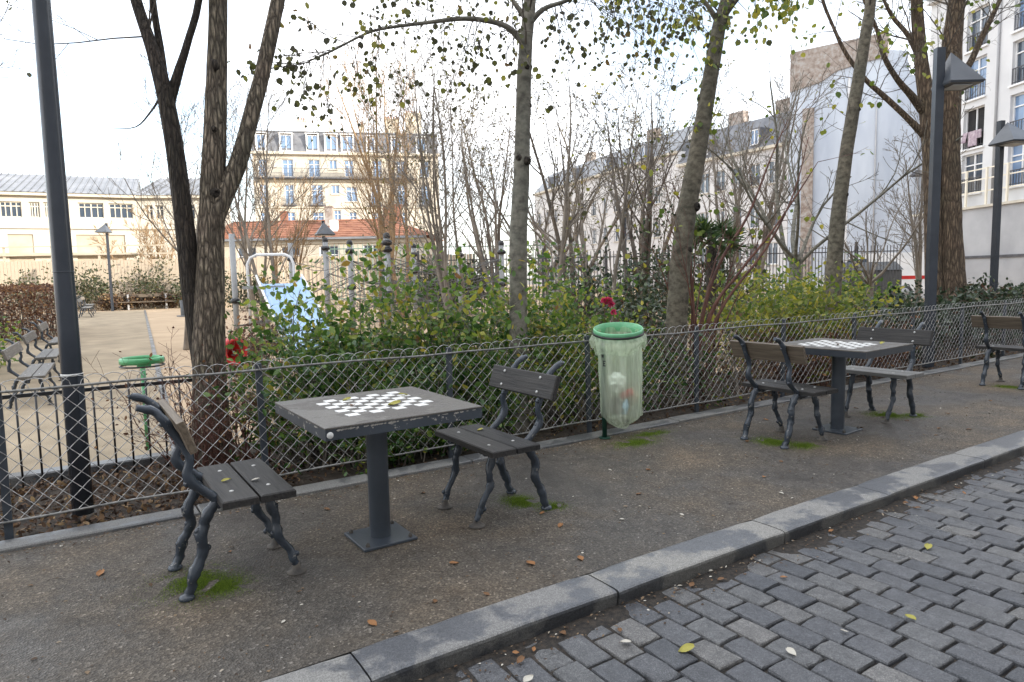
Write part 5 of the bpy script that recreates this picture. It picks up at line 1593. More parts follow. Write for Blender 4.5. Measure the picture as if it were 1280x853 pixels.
leaf_obj('foliage', P_, D_, S_, LEAF_YEL, t4, T_ROUND, 53, kind='stuff')

T5_L = [(14.74, 6.72, -0.1, 0.25), (14.78, 6.8, 0.55, 0.19), (14.77, 6.88, 1.2, 0.162), (14.82, 6.97, 2.33, 0.154), (14.89, 7.06, 3.46, 0.158), (14.9, 7.14, 4.27, 0.158), (14.88, 7.25, 5.08, 0.138), (14.85, 7.36, 5.89, 0.122), (14.86, 7.46, 6.87, 0.106), (14.9, 7.62, 8.48, 0.073), (14.9, 7.7, 10.5, .03)]
T5_R = [(15.0, 6.58, -0.1, 0.42), (15.03, 6.64, 0.54, 0.32), (15.05, 6.71, 1.27, 0.258), (15.09, 6.79, 2.32, 0.227), (15.17, 6.89, 3.62, 0.211), (15.28, 6.95, 4.75, 0.195), (15.39, 7.0, 5.88, 0.179), (15.54, 7.01, 6.85, 0.146), (15.78, 7.04, 8.46, 0.097), (15.9, 7.1, 10.6, .04)]
T5_B = [[(14.9, 7.12, 4.0, 0.09), (14.5, 7.37, 4.46, 0.062), (14.07, 7.64, 4.91, 0.054), (13.73, 7.83, 5.23, 0.046), (13.4, 8.05, 5.73, 0.04), (13.15, 8.22, 6.33, 0.032), (12.97, 8.34, 6.87, 0.032), (12.89, 8.43, 7.72, 0.02)],
 [(14.9, 7.2, 4.52, 0.10), (14.54, 7.33, 4.9, 0.072), (14.22, 7.45, 5.2, 0.056), (13.92, 7.58, 5.65, 0.048), (13.74, 7.62, 6.1, 0.039), (13.46, 7.75, 6.69, 0.031), (13.17, 7.93, 7.59, 0.02)],
 [(15.33, 6.95, 4.98, 0.09), (15.73, 6.81, 5.56, 0.065), (16.04, 6.72, 6.14, 0.057), (16.45, 6.6, 6.89, 0.041), (16.85, 6.5, 7.72, 0.025)],
 [(14.88, 7.27, 5.5, 0.085), (14.72, 7.53, 6.16, 0.049), (14.53, 7.77, 6.59, 0.041), (14.41, 7.96, 7.1, 0.025)]]
t5 = wthing('twin_trunk_tree', 'big brown tree with two rough trunks rising behind the dark lamp post', 'tree', (14.9, 6.65, -0.03))
b = MB(); Ls5 = [bark_limb(b, T5_L, 22, 3, .05), bark_limb(b, T5_R, 26, 8, .06)]
for i, l in enumerate(T5_B): Ls5.append(limb(b, l, 9, .04, i))
part('trunk', b, BARK5, t5)
rg = random.Random(62); b = MB(); tips = []
for L_ in Ls5[2:]: crown_from(b, L_, rg, range(6, len(L_)), 11, 1.1, QB, tips, 2, (30, 70), -.05, .011)
for L_ in Ls5[:2]: crown_from(b, L_, rg, range(44, len(L_)), 8, 1.6, QB, tips, 2, (30, 70), 0, .02)
part('crown', b, TWIG_D, t5, 'stuff')
P_, D_, S_ = tips_arrays([t_ for t_ in tips if rg.random() < .10], rg, 1, 0.05, 0.7, (0.08, 0.14))
leaf_obj('foliage', P_, D_, S_, LEAF_YEL, t5, T_ROUND, 63, kind='stuff')

# ------------------------------------------------------------------ shrubs behind the fence
def shrub(label, x0, x1, y0, y1, h, n, leafmat, size, per, seed, stem=TWIG, name='shrub', cat='shrub', q=None, lev=2, r0=.0085, tmpl=T_LEAF, z0=None, group=None, down=.15, jit=.03, clip=None, lean=0.35):
    rg = random.Random(seed)
    cx_, cy_ = (x0+x1)/2, (y0+y1)/2
    zb = soilz(cx_, cy_) if z0 is None else z0
    t = wthing(name, label, cat, (cx_, cy_, zb), group)
    Q = q or dict(wob=0.20, up=[0.05, 0.02, 0.0], n=[5, 4], lr=[0.50, 0.5], ang=(25, 70), seg=0.25, taper=0.35, start=0.15)
    b = MB(); tips = []
    for k in range(n):
        p = Vector((rg.uniform(x0+.1*(x1-x0), x1-.1*(x1-x0)), rg.uniform(y0+.1*(y1-y0), y1-.1*(y1-y0)), zb-.03))
        d = Vector((rg.gauss(0, lean), rg.gauss(0, lean), 1)).normalized()
        grow(rg, b, p, d, h*rg.uniform(.55, 1.05), r0*rg.uniform(.7, 1.3), 0, lev, Q, tips, .0012)
    if clip: tips = [t_ for t_ in tips if clip(t_[0])]
    part('stems', b, stem, t, 'stuff')
    if per > 0:
        P, D, S = tips_arrays(tips, rg, per, jit, down, size)
        keep = [i for i, p in enumerate(P) if p[1] > 4.70 or p[2] > 0.9] if y0 < 5.4 else range(len(P))
        leaf_obj('foliage', [P[i] for i in keep], [D[i] for i in keep], [S[i] for i in keep], leafmat, t, tmpl, seed+1, kind='stuff')
    return t
GH = 'leafy hedge shrubs behind the wire fence'
shrub('glossy green hedge shrub with dense low leaves behind the peeling chess table', 1.25, 2.35, 4.95, 5.9, 1.05, 56, LEAF_DARK, (.04, .07), 2.1, 201, group=GH)
shrub('looser green hedge shrub in front of the blue slide', 1.35, 2.5, 5.5, 6.5, 1.55, 36, LEAF_MIX, (.045, .09), 1.35, 202, group=GH)
shrub('dense green hedge shrub behind the chair next to the litter bag', 2.35, 3.35, 4.95, 5.7, 1.0, 52, LEAF_DARK, (.04, .07), 2.1, 203, group=GH)
shrub('tall mixed green and yellow hedge shrub left of the smooth grey tree', 2.5, 3.5, 5.5, 6.5, 1.62, 38, LEAF_MIX, (.045, .09), 1.35, 204, group=GH)
shrub('green and yellow hedge shrub at the foot of the smooth grey tree', 3.45, 4.5, 4.95, 5.9, 1.12, 46, LEAF_MIX, (.04, .075), 2.0, 205, group=GH)
shrub('tall leafy hedge shrub behind the rose', 3.7, 4.9, 5.7, 6.7, 1.65, 36, LEAF_MIX, (.045, .09), 1.35, 206, group=GH)
shrub('low dark hedge shrub right behind the litter bag', 4.5, 5.6, 4.95, 5.9, 0.85, 40, LEAF_DARK, (.035, .065), 1.6, 207, group=GH)
shrub('thin brown and green hedge shrub at the foot of the leaning trunk', 5.5, 6.8, 4.95, 5.7, 0.9, 30, LEAF_BROWN, (.035, .065), .8, 208, group=GH)
YG = dict(wob=0.2, up=[0.03, 0.0, -0.02], n=[5, 4], lr=[0.5, 0.5], ang=(25, 70), seg=0.25, taper=0.35, start=0.2)
shrub('broad yellow green bush with large leaves beside the red brown canes', 6.7, 8.3, 5.1, 6.5, 1.35, 38, LEAF_YEL, (.055, .10), 1.35, 209, q=YG, group=GH)
shrub('bright yellow green bush at the foot of the slanting trunk', 8.0, 9.6, 5.1, 6.5, 1.28, 36, LEAF_YEL, (.055, .10), 1.35, 210, q=YG, group=GH)
shrub('russet dry shrub pressed against the fence near the clean edged table', 6.6, 8.3, 4.9, 5.3, 0.75, 40, LEAF_RUSS, (.03, .06), .9, 211, stem=TWIG_R)
shrub('russet dry shrub pressed against the fence before the dark lamp post', 8.4, 10.3, 4.9, 5.4, 0.72, 40, LEAF_RUSS, (.03, .06), 1.0, 212, stem=TWIG_R)
shrub('red twigged shrub with few leaves at the foot of the furrowed tree', 0.55, 1.25, 5.0, 5.6, 0.95, 34, LEAF_RUSS, (.02, .04), .25, 213, stem=TWIG_R)
shrub('small ivy like green patch below the peeling chess table behind the fence', 1.6, 3.0, 4.8, 5.1, 0.4, 40, LEAF_DARK, (.03, .055), 1.4, 214)
# dark evergreens at the right
GE = 'dark evergreen shrubs in the right hand bed'
for k, (a, c, y0, y1, h) in enumerate(((10.3, 12.4, 5.2, 6.5, .95), (12.2, 14.2, 5.3, 7.0, 1.05), (14.0, 16.3, 5.3, 6.3, 1.1), (16.2, 18.6, 5.4, 7.2, 1.1), (18.4, 21.5, 5.4, 7.5, 1.2))):
    shrub(('dark evergreen shrub around the foot of the dark lamp post', 'dark evergreen shrub between lamp post and the brown twin trunks', 'dark evergreen shrub in front of the brown twin trunks', 'dark evergreen shrub around the lamp before the terrace wall', 'dark evergreen shrub past the terrace wall lamp')[k], a, c, y0, y1, h, 46, LEAF_EVER, (.06, .11), 1.35, 220+k, stem=TWIG_D, group=GE)
# red brown cane shrub
cs = wthing('cane_shrub', 'tall shrub of bare red brown canes fanning out beside the leaning trunk', 'shrub', (6.1, 5.35, -0.02))
b = MB(); tips = []; rg = random.Random(77)
QC = dict(wob=0.06, up=[0.02, 0.02], n=[4, 3], lr=[0.45, 0.5], ang=(20, 50), seg=0.3, taper=0.3, start=0.35)
canes = [[(6.05, 5.35, -.1, .026), (6.09, 5.32, 0.9, 0.022), (6.3, 5.25, 1.54, 0.018), (6.61, 5.11, 2.08, 0.014), (6.89, 5.01, 2.76, 0.009), (7.07, 4.93, 3.17, 0.004)],
 [(6.08, 5.33, -.1, .024), (6.15, 5.28, 0.9, 0.02), (6.49, 5.12, 1.44, 0.016), (6.83, 4.95, 1.89, 0.013), (7.21, 4.85, 2.38, 0.009), (7.46, 4.8, 2.7, 0.004)],
 [(6.02, 5.38, -.1, .022), (6.01, 5.37, 0.86, 0.019), (6.02, 5.43, 1.45, 0.015), (6.03, 5.48, 2.0, 0.011), (5.91, 5.61, 2.46, 0.005)],
 [(6.12, 5.3, -.1, .022), (6.22, 5.23, 0.9, 0.019), (6.78, 4.98, 1.71, 0.013), (7.13, 4.88, 2.34, 0.009), (7.33, 4.84, 2.98, 0.004)]]
for k in range(11):
    a = rg.uniform(-.6, 1.1); s_ = rg.uniform(-.25, .3); h = rg.uniform(1.2, 2.2)
    x_ = 6.0+rg.uniform(-.15, .3)
    canes.append([(x_, 5.34+rg.uniform(-.08, .1), -.1, .014), (x_+a*.2, 5.35+s_*.3, h*.4, .011), (x_+a*.55, 5.36+s_*.7, h*.75, .007), (x_+a*.9, 5.38+s_, h, .003)])
for l in canes:
    L_ = limb(b, l, 7, 0.03, 1, 4)
    crown_from(b, L_, rg, range(8, len(L_)), 5, 0.5, QC, tips, 1, (20, 55), -.1, .0045)
part('canes', b, TWIG_R, cs)
P_, D_, S_ = tips_arrays([t_ for t_ in tips if rg.random() < .16], rg, 1, 0.04, 0.5, (0.05, 0.085))
leaf_obj('foliage', P_, D_, S_, LEAF_YEL, cs, T_ROUND, 78, kind='stuff')
# rose
rb = wthing('rose_bush', 'thin rose bush with pink blooms standing behind the litter bin', 'shrub', (4.35, 4.98, -0.02))
b = MB(); rg = random.Random(5)
st = [[(4.35, 4.98, -.05, .008), (4.32, 4.95, .6, .006), (4.22, 4.86, 1.15, .003)], [(4.36, 5.0, -.05, .008), (4.45, 4.98, .7, .005), (4.27, 4.84, 1.06, .003)], [(4.34, 5.0, -.05, .007), (4.55, 5.1, .8, .005), (4.75, 5.1, 1.3, .003)], [(4.36, 5.0, -.05, .007), (4.2, 5.05, .8, .005), (4.05, 5.1, 1.25, .003)]]
tips = []
for l in st:
    L_ = limb(b, l, 5, 0, 0, 5); crown_from(b, L_, rg, range(3, len(L_)), 8, .22, QH, tips, 0, (40, 80), 0, .002)
part('stems', b, TWIG_R, rb)
P_, D_, S_ = tips_arrays(tips, rg, 2, 0.03, 0.2, (0.03, 0.06)); leaf_obj('foliage', P_, D_, S_, LEAF_MIX, rb, T_ROUND, 6, kind='stuff')
for (c, r) in (((4.205, 4.79, 1.195), .042), ((4.245, 4.80, 1.165), .036), ((4.16, 4.80, 1.20), .03), ((4.27, 4.79, 1.085), .03)):
    P_ = []; D_ = []; S_ = []
    for k in range(34):
        d = Vector((rg.gauss(0, 1), rg.gauss(0, 1), rg.gauss(0, 1)+.3)).normalized()
        P_.append(Vector(c)+d*r*.25); D_.append(d+Vector((rg.gauss(0, .4), rg.gauss(0, .4), rg.gauss(0, .4)))); S_.append(r*rg.uniform(.7, 1.05))
    leaf_obj('bloom', P_, D_, S_, ROSE, rb, T_ROUND, 9)
# fan palm
pl = wthing('fan_palm', 'small fan palm between the leaning trunk and the pale facades', 'palm', (10.38, 8.83, -0.35))
b = MB(); b.tube([(10.38, 8.83, -.4), (10.40, 8.85, .8), (10.40, 8.86, 1.95)], [.10, .095, .09], 10, rough=.15); part('trunk', b, BARK1D, pl)
P_ = []; D_ = []; S_ = []; pb = MB(); rg = random.Random(91)
for k in range(20):
    a = k*2.4; el = rg.uniform(-.3, 1.1)
    d = Vector((math.cos(a)*math.cos(el), math.sin(a)*math.cos(el), math.sin(el)))
    o0 = Vector((10.40, 8.86, 1.95)); hub = o0+d*.36
    pb.tube([o0, o0+d*.25+Vector((0, 0, .02)), hub], [.012, .009, .007], 4)
    s_ = d.orthogonal().normalized(); u_ = d.cross(s_)
    s_.rotate(Matrix.Rotation(rg.uniform(0, 6.28), 3, d))
    for q in range(19):
        an = R(-120+240*q/18)
        P_.append(hub); D_.append(d*math.cos(an)+s_*math.sin(an)+Vector((0, 0, -.12))); S_.append(.40*(1-.2*abs(math.sin(an))))
part('stalks', pb, GREENP if False else TWIG, pl)
leaf_obj('fronds', P_, D_, S_, PALM, pl, T_STRIP, 92, kind='stuff')

# ------------------------------------------------------------------ bare trees and saplings in the park
def bare_tree(label, x, y, h, r, seed, mat, stems=1, lean=(0, 0), Q=None, lev=3, name='bare_tree', leaf=None, group=None, minr=.004, spread=.12, trunk_h=None, z0=None):
    rg = random.Random(seed)
    zb = parkz(y) if z0 is None else z0
    t = wthing(name, label, 'tree', (x, y, zb), group)
    Q = Q or dict(wob=0.09, up=[0.05, 0.10, 0.06, 0.03], n=[9, 6, 4], lr=[0.42, 0.5, 0.5], ang=(22, 52), seg=0.6, taper=0.25, start=0.28)
    tr = MB(); b = MB(); tips = []
    for s_ in range(stems):
        a = rg.uniform(0, 6.28)
        hh = h*rg.uniform(.8, 1.0) if stems > 1 else h
        p = Vector((x+(.1*math.cos(a) if stems > 1 else 0), y+(.1*math.sin(a) if stems > 1 else 0), zb-.05))
        d = Vector((lean[0]+spread*math.cos(a)*(stems > 1), lean[1]+spread*math.sin(a)*(stems > 1), 1)).normalized()
        pts = []; rad = []; q = p.copy(); n = 10
        for i in range(n+1):
            pts.append(tuple(q)+(max(minr, r*(1-.88*i/n)*(1.25 if i == 0 else 1)),))
            d = (d+Vector((rg.gauss(0, .05), rg.gauss(0, .05), .03))).normalized(); q = q+d*hh/n
        if trunk_h:
            pts = pts[:max(3, int(trunk_h/hh*n)+1)]
            pts = [(p_[0], p_[1], p_[2], r*(1.2-.35*i/len(pts))) for i, p_ in enumerate(pts)]
        L_ = limb(tr, pts, 9, 0.05, seed, 4)
        kk = Q['n'][0]
        for k in range(kk):
            if trunk_h: i = len(L_)-1-rg.randrange(3)
            else: i = int((Q['start']+(1-Q['start'])*(k+rg.random())/kk)*(len(L_)-2))
            ax = Vector(L_[min(i+1, len(L_)-1)][:3])-Vector(L_[max(0, i-1)][:3]); ax.normalize()
            sd = ax.orthogonal().normalized(); sd.rotate(Matrix.Rotation(k*2.4+rg.random(), 3, ax))
            an = R(rg.uniform(*Q['ang'])); nd = ax*math.cos(an)+sd*math.sin(an)
            f = i/len(L_)
            ll = (h-trunk_h)*rg.uniform(.6, 1.0) if trunk_h else h*Q['lr'][0]*rg.uniform(.7, 1.15)*(1.2-.8*f)
            rr = r*.45*rg.uniform(.7, 1) if trunk_h else max(minr, L_[i][3]*rg.uniform(.4, .6))
            grow(rg, b, Vector(L_[i][:3]), nd, ll, rr, 1, lev, Q, tips, minr)
    part('trunk', tr, mat, t)
    part('crown', b, mat, t, 'stuff')
    if leaf:
        P, D, S = tips_arrays([t_ for t_ in tips if rg.random() < leaf[2]], rg, 1, .06, .6, leaf[1])
        if P: leaf_obj('foliage', P, D, S, leaf[0], t, T_ROUND, seed+5, kind='stuff')
    return t
POL = dict(wob=0.13, up=[0.05, 0.10, 0.06, 0.03], n=[7, 5, 5], lr=[0.5, 0.45, 0.45], ang=(20, 62), seg=0.5, taper=0.3, start=0.3)
FIN = dict(wob=0.09, up=[0.05, 0.12, 0.08, 0.05], n=[9, 6, 5], lr=[0.34, 0.5, 0.5], ang=(18, 45), seg=0.6, taper=0.25, start=0.2)
BT = 'bare park trees'
bare_tree('thin crooked double sapling rising behind the white slide hoop', 4.36, 17.5, 6.6, .06, 301, TWIG, 2, spread=.10, minr=.005, group=BT)
bare_tree('pale twiggy shrub tree in front of the orange tiled roof', 7.6, 28.5, 6.2, .06, 302, TWIG_SUN, 4, Q=FIN, spread=.3, minr=.008, group=BT)
bare_tree('young tree with twigs coloured sunlit ochre in front of the mansard block', 9.3, 22.6, 9.6, .08, 303, TWIG_SUN, 3, Q=FIN, spread=.16, minr=.007, group=BT)
bare_tree('tall tree with twigs coloured sunlit ochre at the end of the mansard block', 10.8, 24.0, 11.2, .09, 304, TWIG_SUN, 3, Q=FIN, spread=.14, minr=.007, group=BT)
bare_tree('slim grey multi stemmed sapling beside the thin climbing posts', 6.75, 12.4, 7.0, .05, 306, TWIG, 4, spread=.09, minr=.004, leaf=(BARE_L, (.035, .06), .2), group=BT)
bare_tree('dark slim sapling just left of the smooth grey tree', 7.3, 12.9, 6.2, .045, 307, TWIG, 3, spread=.13, minr=.004, leaf=(BARE_L, (.035, .06), .3), group=BT)
bare_tree('straight single stemmed sapling right of the smooth grey tree', 7.78, 10.45, 5.6, .06, 308, TWIG, 1, (.06, .0), minr=.004, leaf=(BARE_L, (.035, .055), .25), group=BT)
bare_tree('thin upright sapling with dark leaves above the rose', 7.35, 8.34, 4.7, .045, 309, TWIG, 1, (.0, .02), minr=.0035, leaf=(LEAF_AUT, (.05, .08), .22), group=BT)
bare_tree('mossy pollarded tree with upswept limbs behind the sapling', 17.9, 24.2, 9.5, .20, 310, TWIG, 1, Q=POL, trunk_h=2.6, minr=.009, leaf=(BARE_L, (.06, .11), .3), group=BT)
bare_tree('second pollarded tree with twisted limbs before the cream terrace', 17.4, 20.9, 9.0, .20, 311, TWIG, 1, Q=POL, trunk_h=2.4, minr=.009, leaf=(BARE_L, (.06, .11), .3), group=BT)
bare_tree('wide twiggy bare tree in front of the slate mansard house', 16.9, 17.6, 8.6, .12, 312, TWIG_D, 2, Q=POL, spread=.12, minr=.007, leaf=(BARE_L, (.05, .09), .3), group=BT)
bare_tree('dense dark twigged tree between the smooth grey tree and the saplings', 13.8, 17.3, 8.0, .10, 313, TWIG_D, 2, Q=POL, spread=.12, minr=.007, leaf=(BARE_L, (.05, .09), .35), group=BT)
bare_tree('russet twigged tree behind the smooth grey trunk', 13.8, 22.0, 8.4, .10, 314, TWIG, 2, Q=POL, spread=.14, minr=.008, leaf=(BARE_L, (.06, .10), .35), group=BT)
bare_tree('dark fine twigged tree left of the leaning trunk', 13.6, 14.3, 7.4, .09, 315, TWIG_D, 2, Q=POL, spread=.13, minr=.006, leaf=(LEAF_YEL, (.07, .12), .05), group=BT)
bare_tree('mossy tree with upswept candelabra limbs before the blank gable', 14.4, 9.7, 7.4, .14, 316, BARK2, 1, Q=POL, trunk_h=2.4, minr=.006, group=BT)
bare_tree('small spreading bare tree in front of the park railing', 17.8, 9.9, 4.9, .09, 317, TWIG, 1, Q=POL, trunk_h=1.9, minr=.005, group=BT)
bare_tree('little twiggy tree against the edge of the gable', 21.8, 10.8, 6.4, .07, 318, TWIG, 2, Q=FIN, spread=.15, minr=.006, group=BT)
bare_tree('twiggy bare tree between leaning trunk and candelabra tree', 18.1, 14.5, 6.6, .10, 319, TWIG, 2, Q=POL, spread=.15, minr=.007, leaf=(LEAF_YEL, (.09, .14), .04), group=BT)
bare_tree('pale bare tree before the cream side wing', 3.9, 47.6, 5.6, .08, 320, TWIG_SUN, 3, Q=FIN, spread=.3, minr=.011, group=BT)
bare_tree('second pale bare tree before the cream side wing', 5.6, 47.0, 6.0, .08, 321, TWIG_SUN, 3, Q=FIN, spread=.3, minr=.011, group=BT)
bare_tree('slim bare tree behind the furrowed tree stems', 2.4, 19.0, 7.5, .06, 322, TWIG, 3, Q=FIN, spread=.14, minr=.005, group=BT)
bare_tree('bare tree beyond the benches on the left of the path', -2.6, 16.5, 8.5, .12, 323, TWIG, 2, Q=POL, spread=.12, minr=.005, leaf=(BARE_L, (.06, .1), .12), group=BT)

bare_tree('pale fine twigged tree behind the straight sapling', 15.6, 25.0, 9.4, .10, 324, TWIG, 3, Q=FIN, spread=.2, minr=.007, leaf=(BARE_L, (.05, .09), .2), group=BT)
bare_tree('pale fine twigged tree in front of the zinc roofed terrace', 20.6, 21.0, 9.6, .11, 325, TWIG, 3, Q=FIN, spread=.2, minr=.008, leaf=(BARE_L, (.06, .10), .2), group=BT)
bare_tree('grey fine twigged tree right of the leaning trunk', 20.4, 15.8, 9.0, .10, 327, TWIG, 3, Q=FIN, spread=.2, minr=.007, group=BT)
bare_tree('pale thin tree behind the white slide hoop', 5.4, 23.5, 8.0, .06, 328, TWIG, 3, Q=FIN, spread=.16, minr=.006, group=BT)

# park shrubs
def bush(label, x0, x1, y0, y1, h, n, mat, size, per, seed, stem=TWIG, group='park shrubs', lev=2, minr=None):
    return shrub(label, x0, x1, y0, y1, h, n, mat, size, per, seed, stem, z0=parkz((y0+y1)/2), group=group, r0=.012, jit=.06, lev=lev)
bush('green bush behind the near park benches', -2.6, -1.1, 15.0, 19.0, 1.0, 34, LEAF_MIX, (.07, .12), 1.3, 401)
bush('green bush left of the brown clipped hedge', -4.5, -1.9, 19.5, 24.0, 1.5, 44, LEAF_OLIVE, (.09, .15), 1.3, 402)
bush('tall olive bush in front of the board fence by the brown hedge', -3.0, -0.2, 45, 48, 2.3, 22, LEAF_OLIVE, (.12, .20), 1.0, 403)
bush('tall green bush just left of the far lamp post', 0.3, 2.2, 44.8, 47, 2.3, 22, LEAF_OLIVE, (.12, .20), 1.0, 404)
bush('spreading dark green bush behind the long bench', 3.0, 5.3, 44.6, 46.6, 2.6, 24, LEAF_OLIVE, (.12, .20), 1.0, 405)
bush('green bush behind the furrowed trunk at the end of the path', 5.3, 7.3, 43.0, 45.4, 2.3, 24, LEAF_OLIVE, (.12, .20), 1.0, 406)
bush('low ochre hedge strip behind the long bench', 1.0, 7.0, 44.2, 44.8, .9, 60, LEAF_BROWN, (.1, .18), 1.2, 407)
bush('green bush in front of the board fence behind the slide', 7.3, 9.0, 36, 38, 2.0, 24, LEAF_OLIVE, (.12, .19), 1.1, 408)
bush('dark purple leaved bush around the slide platform', 2.4, 3.3, 12.6, 13.6, 1.1, 26, LEAF_RUSS, (.05, .08), .8, 409, TWIG_D)
bush('dark laurel behind the rose and saplings', 8.4, 9.8, 8.8, 10.4, 1.35, 28, LEAF_EVER, (.08, .13), 1.2, 410, TWIG_D)
bush('dark evergreen bush below the pollarded trees', 10.4, 12.6, 12.4, 14.2, 2.0, 36, LEAF_EVER, (.09, .15), 1.3, 411, TWIG_D)
bush('olive bush between palm and slanting trunk', 11.2, 13.2, 7.8, 9.4, 1.8, 34, LEAF_MIX, (.08, .13), 1.1, 412)
bush('tall grey green bush in front of the slate mansard house', 14.0, 16.0, 12.4, 14.0, 2.6, 34, LEAF_EVER, (.10, .17), 1.2, 413, TWIG_D)
bush('dark conifer like bush beside the leaning trunk', 16.0, 17.6, 15.0, 16.4, 3.6, 16, LEAF_EVER, (.10, .16), 1.0, 414, TWIG_D)
bush('low green bush under the park railing', 16.5, 20.5, 10.0, 12.0, 1.5, 40, LEAF_MIX, (.1, .16), 1.2, 415)
bush('yellow green bush near the small spreading tree', 12.6, 14.6, 8.0, 9.6, 1.3, 34, LEAF_YEL, (.08, .13), 1.0, 416)
bush('olive bush before the pale green bar fence', 12.0, 16.5, 25.0, 29.0, 2.3, 44, LEAF_OLIVE, (.14, .24), 1.3, 417)
# clipped brown hedge
hd = wthing('beech_hedge', 'clipped brown beech hedge at the left of the path', 'hedge', (-1.6, 27.5, parkz(27)))
rg = random.Random(17); b = MB(); P_ = []; D_ = []; S_ = []
for k in range(200):
    p = Vector((rg.uniform(-3.2, -.15), rg.uniform(24.2, 31), parkz(27))); b.tube([p, p+Vector((rg.gauss(0, .1), rg.gauss(0, .1), .7)), p+Vector((rg.gauss(0, .2), rg.gauss(0, .2), 1.35))], [.012, .008, .004], 3, cap=False)
for k in range(9000):
    x_ = rg.uniform(-3.3, 0.0); y_ = rg.uniform(24, 31.2); z_ = parkz(27)+rg.uniform(.05, 1.55)
    if rg.random() < .75:
        f_ = rg.choice('xyz')
        if f_ == 'x': x_ = rg.choice((0.0, 0.0, -3.3))+rg.gauss(0, .06)
        elif f_ == 'y': y_ = 24+rg.gauss(0, .06)
        else: z_ = parkz(27)+1.55+rg.gauss(0, .05)
    P_.append((x_, y_, z_)); D_.append((rg.gauss(0, 1), rg.gauss(0, 1), rg.gauss(0, 1))); S_.append(rg.uniform(.06, .11))
part('stems', b, TWIG_D, hd, 'stuff'); leaf_obj('foliage', P_, D_, S_, LEAF_RUSS, hd, T_LEAF, 18, kind='stuff')

# ------------------------------------------------------------------ litter, moss, fallen leaves
rg = random.Random(88)
P_ = []; D_ = []; S_ = []
for k in range(9000):
    x_ = rg.uniform(-2.2, 1.3) if rg.random() < .55 else rg.uniform(1.3, 14); y_ = rg.uniform(4.72, 6.0)
    P_.append((x_, y_, soilz(x_, y_)+rg.uniform(.004, .05))); D_.append((rg.gauss(0, 1), rg.gauss(0, 1), rg.gauss(0, .6))); S_.append(rg.uniform(.018, .055))
lo = leaf_obj('leaf_litter', P_, D_, S_, LEAF_BROWN, None, T_LEAF, 89, flat=.4, org=(2, 5.3, 0)); tag(lo, 'brown leaf litter covering the soil behind the wire fence', 'leaf litter', kind='stuff')
P_ = []; D_ = []; S_ = []
for k in range(5200):
    q = rg.random()
    if q < .45: x_ = rg.uniform(-2, 12); y_ = rg.uniform(2.5, 4.52); z_ = pavez(x_, y_)+.002
    elif q < .66: x_ = rg.uniform(-1, 9); y_ = 2.235-abs(rg.gauss(0, .10)); z_ = streetz(x_, y_)+.012
    else: x_ = rg.uniform(-1, 11); y_ = 4.53-abs(rg.gauss(0, .07)); z_ = pavez(x_, y_)+.002
    P_.append((x_, y_, z_)); D_.append((rg.gauss(0, 1), rg.gauss(0, 1), rg.gauss(0, .25))); S_.append(rg.uniform(.006, .02)*(1 if rg.random() < .9 else 1.6))
lo = leaf_obj('debris', P_, D_, S_, CRUMB, None, T_LEAF, 90, flat=.8, org=(3, 3, 0)); tag(lo, 'tiny leaf crumbs and grit scattered over pavement and gutter', 'debris', kind='stuff')
def moss(label, blobs, n, seed):
    rg = random.Random(seed); P = []; D = []; S = []
    cx_, cy_ = blobs[0][:2]
    for (x, y, rx, ry, w) in blobs:
        for k in range(int(n*w*1.5)):
            a = rg.uniform(0, 6.28); q = abs(rg.gauss(0, .62))
            px_, py_ = x+math.cos(a)*q*rx, y+math.sin(a)*q*ry
            if mnoise.noise((px_*9+seed, py_*9, 0)) < -.50+q*.36: continue
            P.append((px_, py_, pavez(px_, py_)-.001)); D.append((rg.gauss(0, .5), rg.gauss(0, .5), .75)); S.append(rg.uniform(.006, .013)*(1.25-min(1, q)*.7))
    o_ = leaf_obj('moss_patch', P, D, S, MOSSM, None, T_BLADE, seed, org=(cx_, cy_, 0)); tag(o_, label, 'moss', 'moss patches on the pavement', 'stuff')
moss('green moss around the rear feet of the chair beside the tall dark pole', [(0.43, 3.50, .24, .27, 1), (0.53, 3.38, .17, .18, .6)], 9000, 501)
moss('green moss between the rear feet of the chair beside the litter bag', [(2.36, 3.54, .14, .20, 1), (2.47, 3.34, .13, .12, .3)], 8000, 502)
moss('thin moss on the asphalt at the foot of the litter bin', [(4.0, 4.22, .36, .18, 1), (4.35, 4.38, .3, .13, .6)], 8000, 503)
moss('moss under the rear feet of the brown backed chair', [(4.93, 3.52, .2, .28, 1), (5.02, 3.3, .2, .16, .5)], 8000, 504)
moss('moss under the rear feet of the chair with the grey seat', [(6.72, 3.52, .28, .26, 1), (6.9, 3.35, .2, .16, .4)], 8000, 505)
moss('moss streak under the lone chair past both chess tables', [(9.4, 3.5, .2, .25, 1)], 4500, 506)
def leaf_mesh(size, mat, seed):
    rg = random.Random(seed); b = MB(); n = 5
    def f(u, v):
        w = math.sin(math.pi*min(1, v*.92+.06))**.8*.36*size*(1-.25*v)
        e = (u-.5)*2
        return (e*w, (v-.5)*size, .10*size*e*e+.10*size*math.sin(v*3+seed)*.5+.03*size*rg.random()+.004)
    b.grid(f, 4, 6)
    b.tube([(0, -.5*size, .006), (.03*size, -.75*size, .004)], .0012, 3)
    return b.mesh('fallen_leaf', mat)
def flat_mat(name, c): return simple(name, tuple(x*.75 for x in c), c, 30, .75)
FLB = flat_mat('fallen_brown', (.17, .085, .035)); FLO = flat_mat('fallen_orange', (.30, .14, .05)); FLY = flat_mat('fallen_yellow', (.36, .33, .07)); FLW = flat_mat('fallen_pale', (.55, .52, .45))
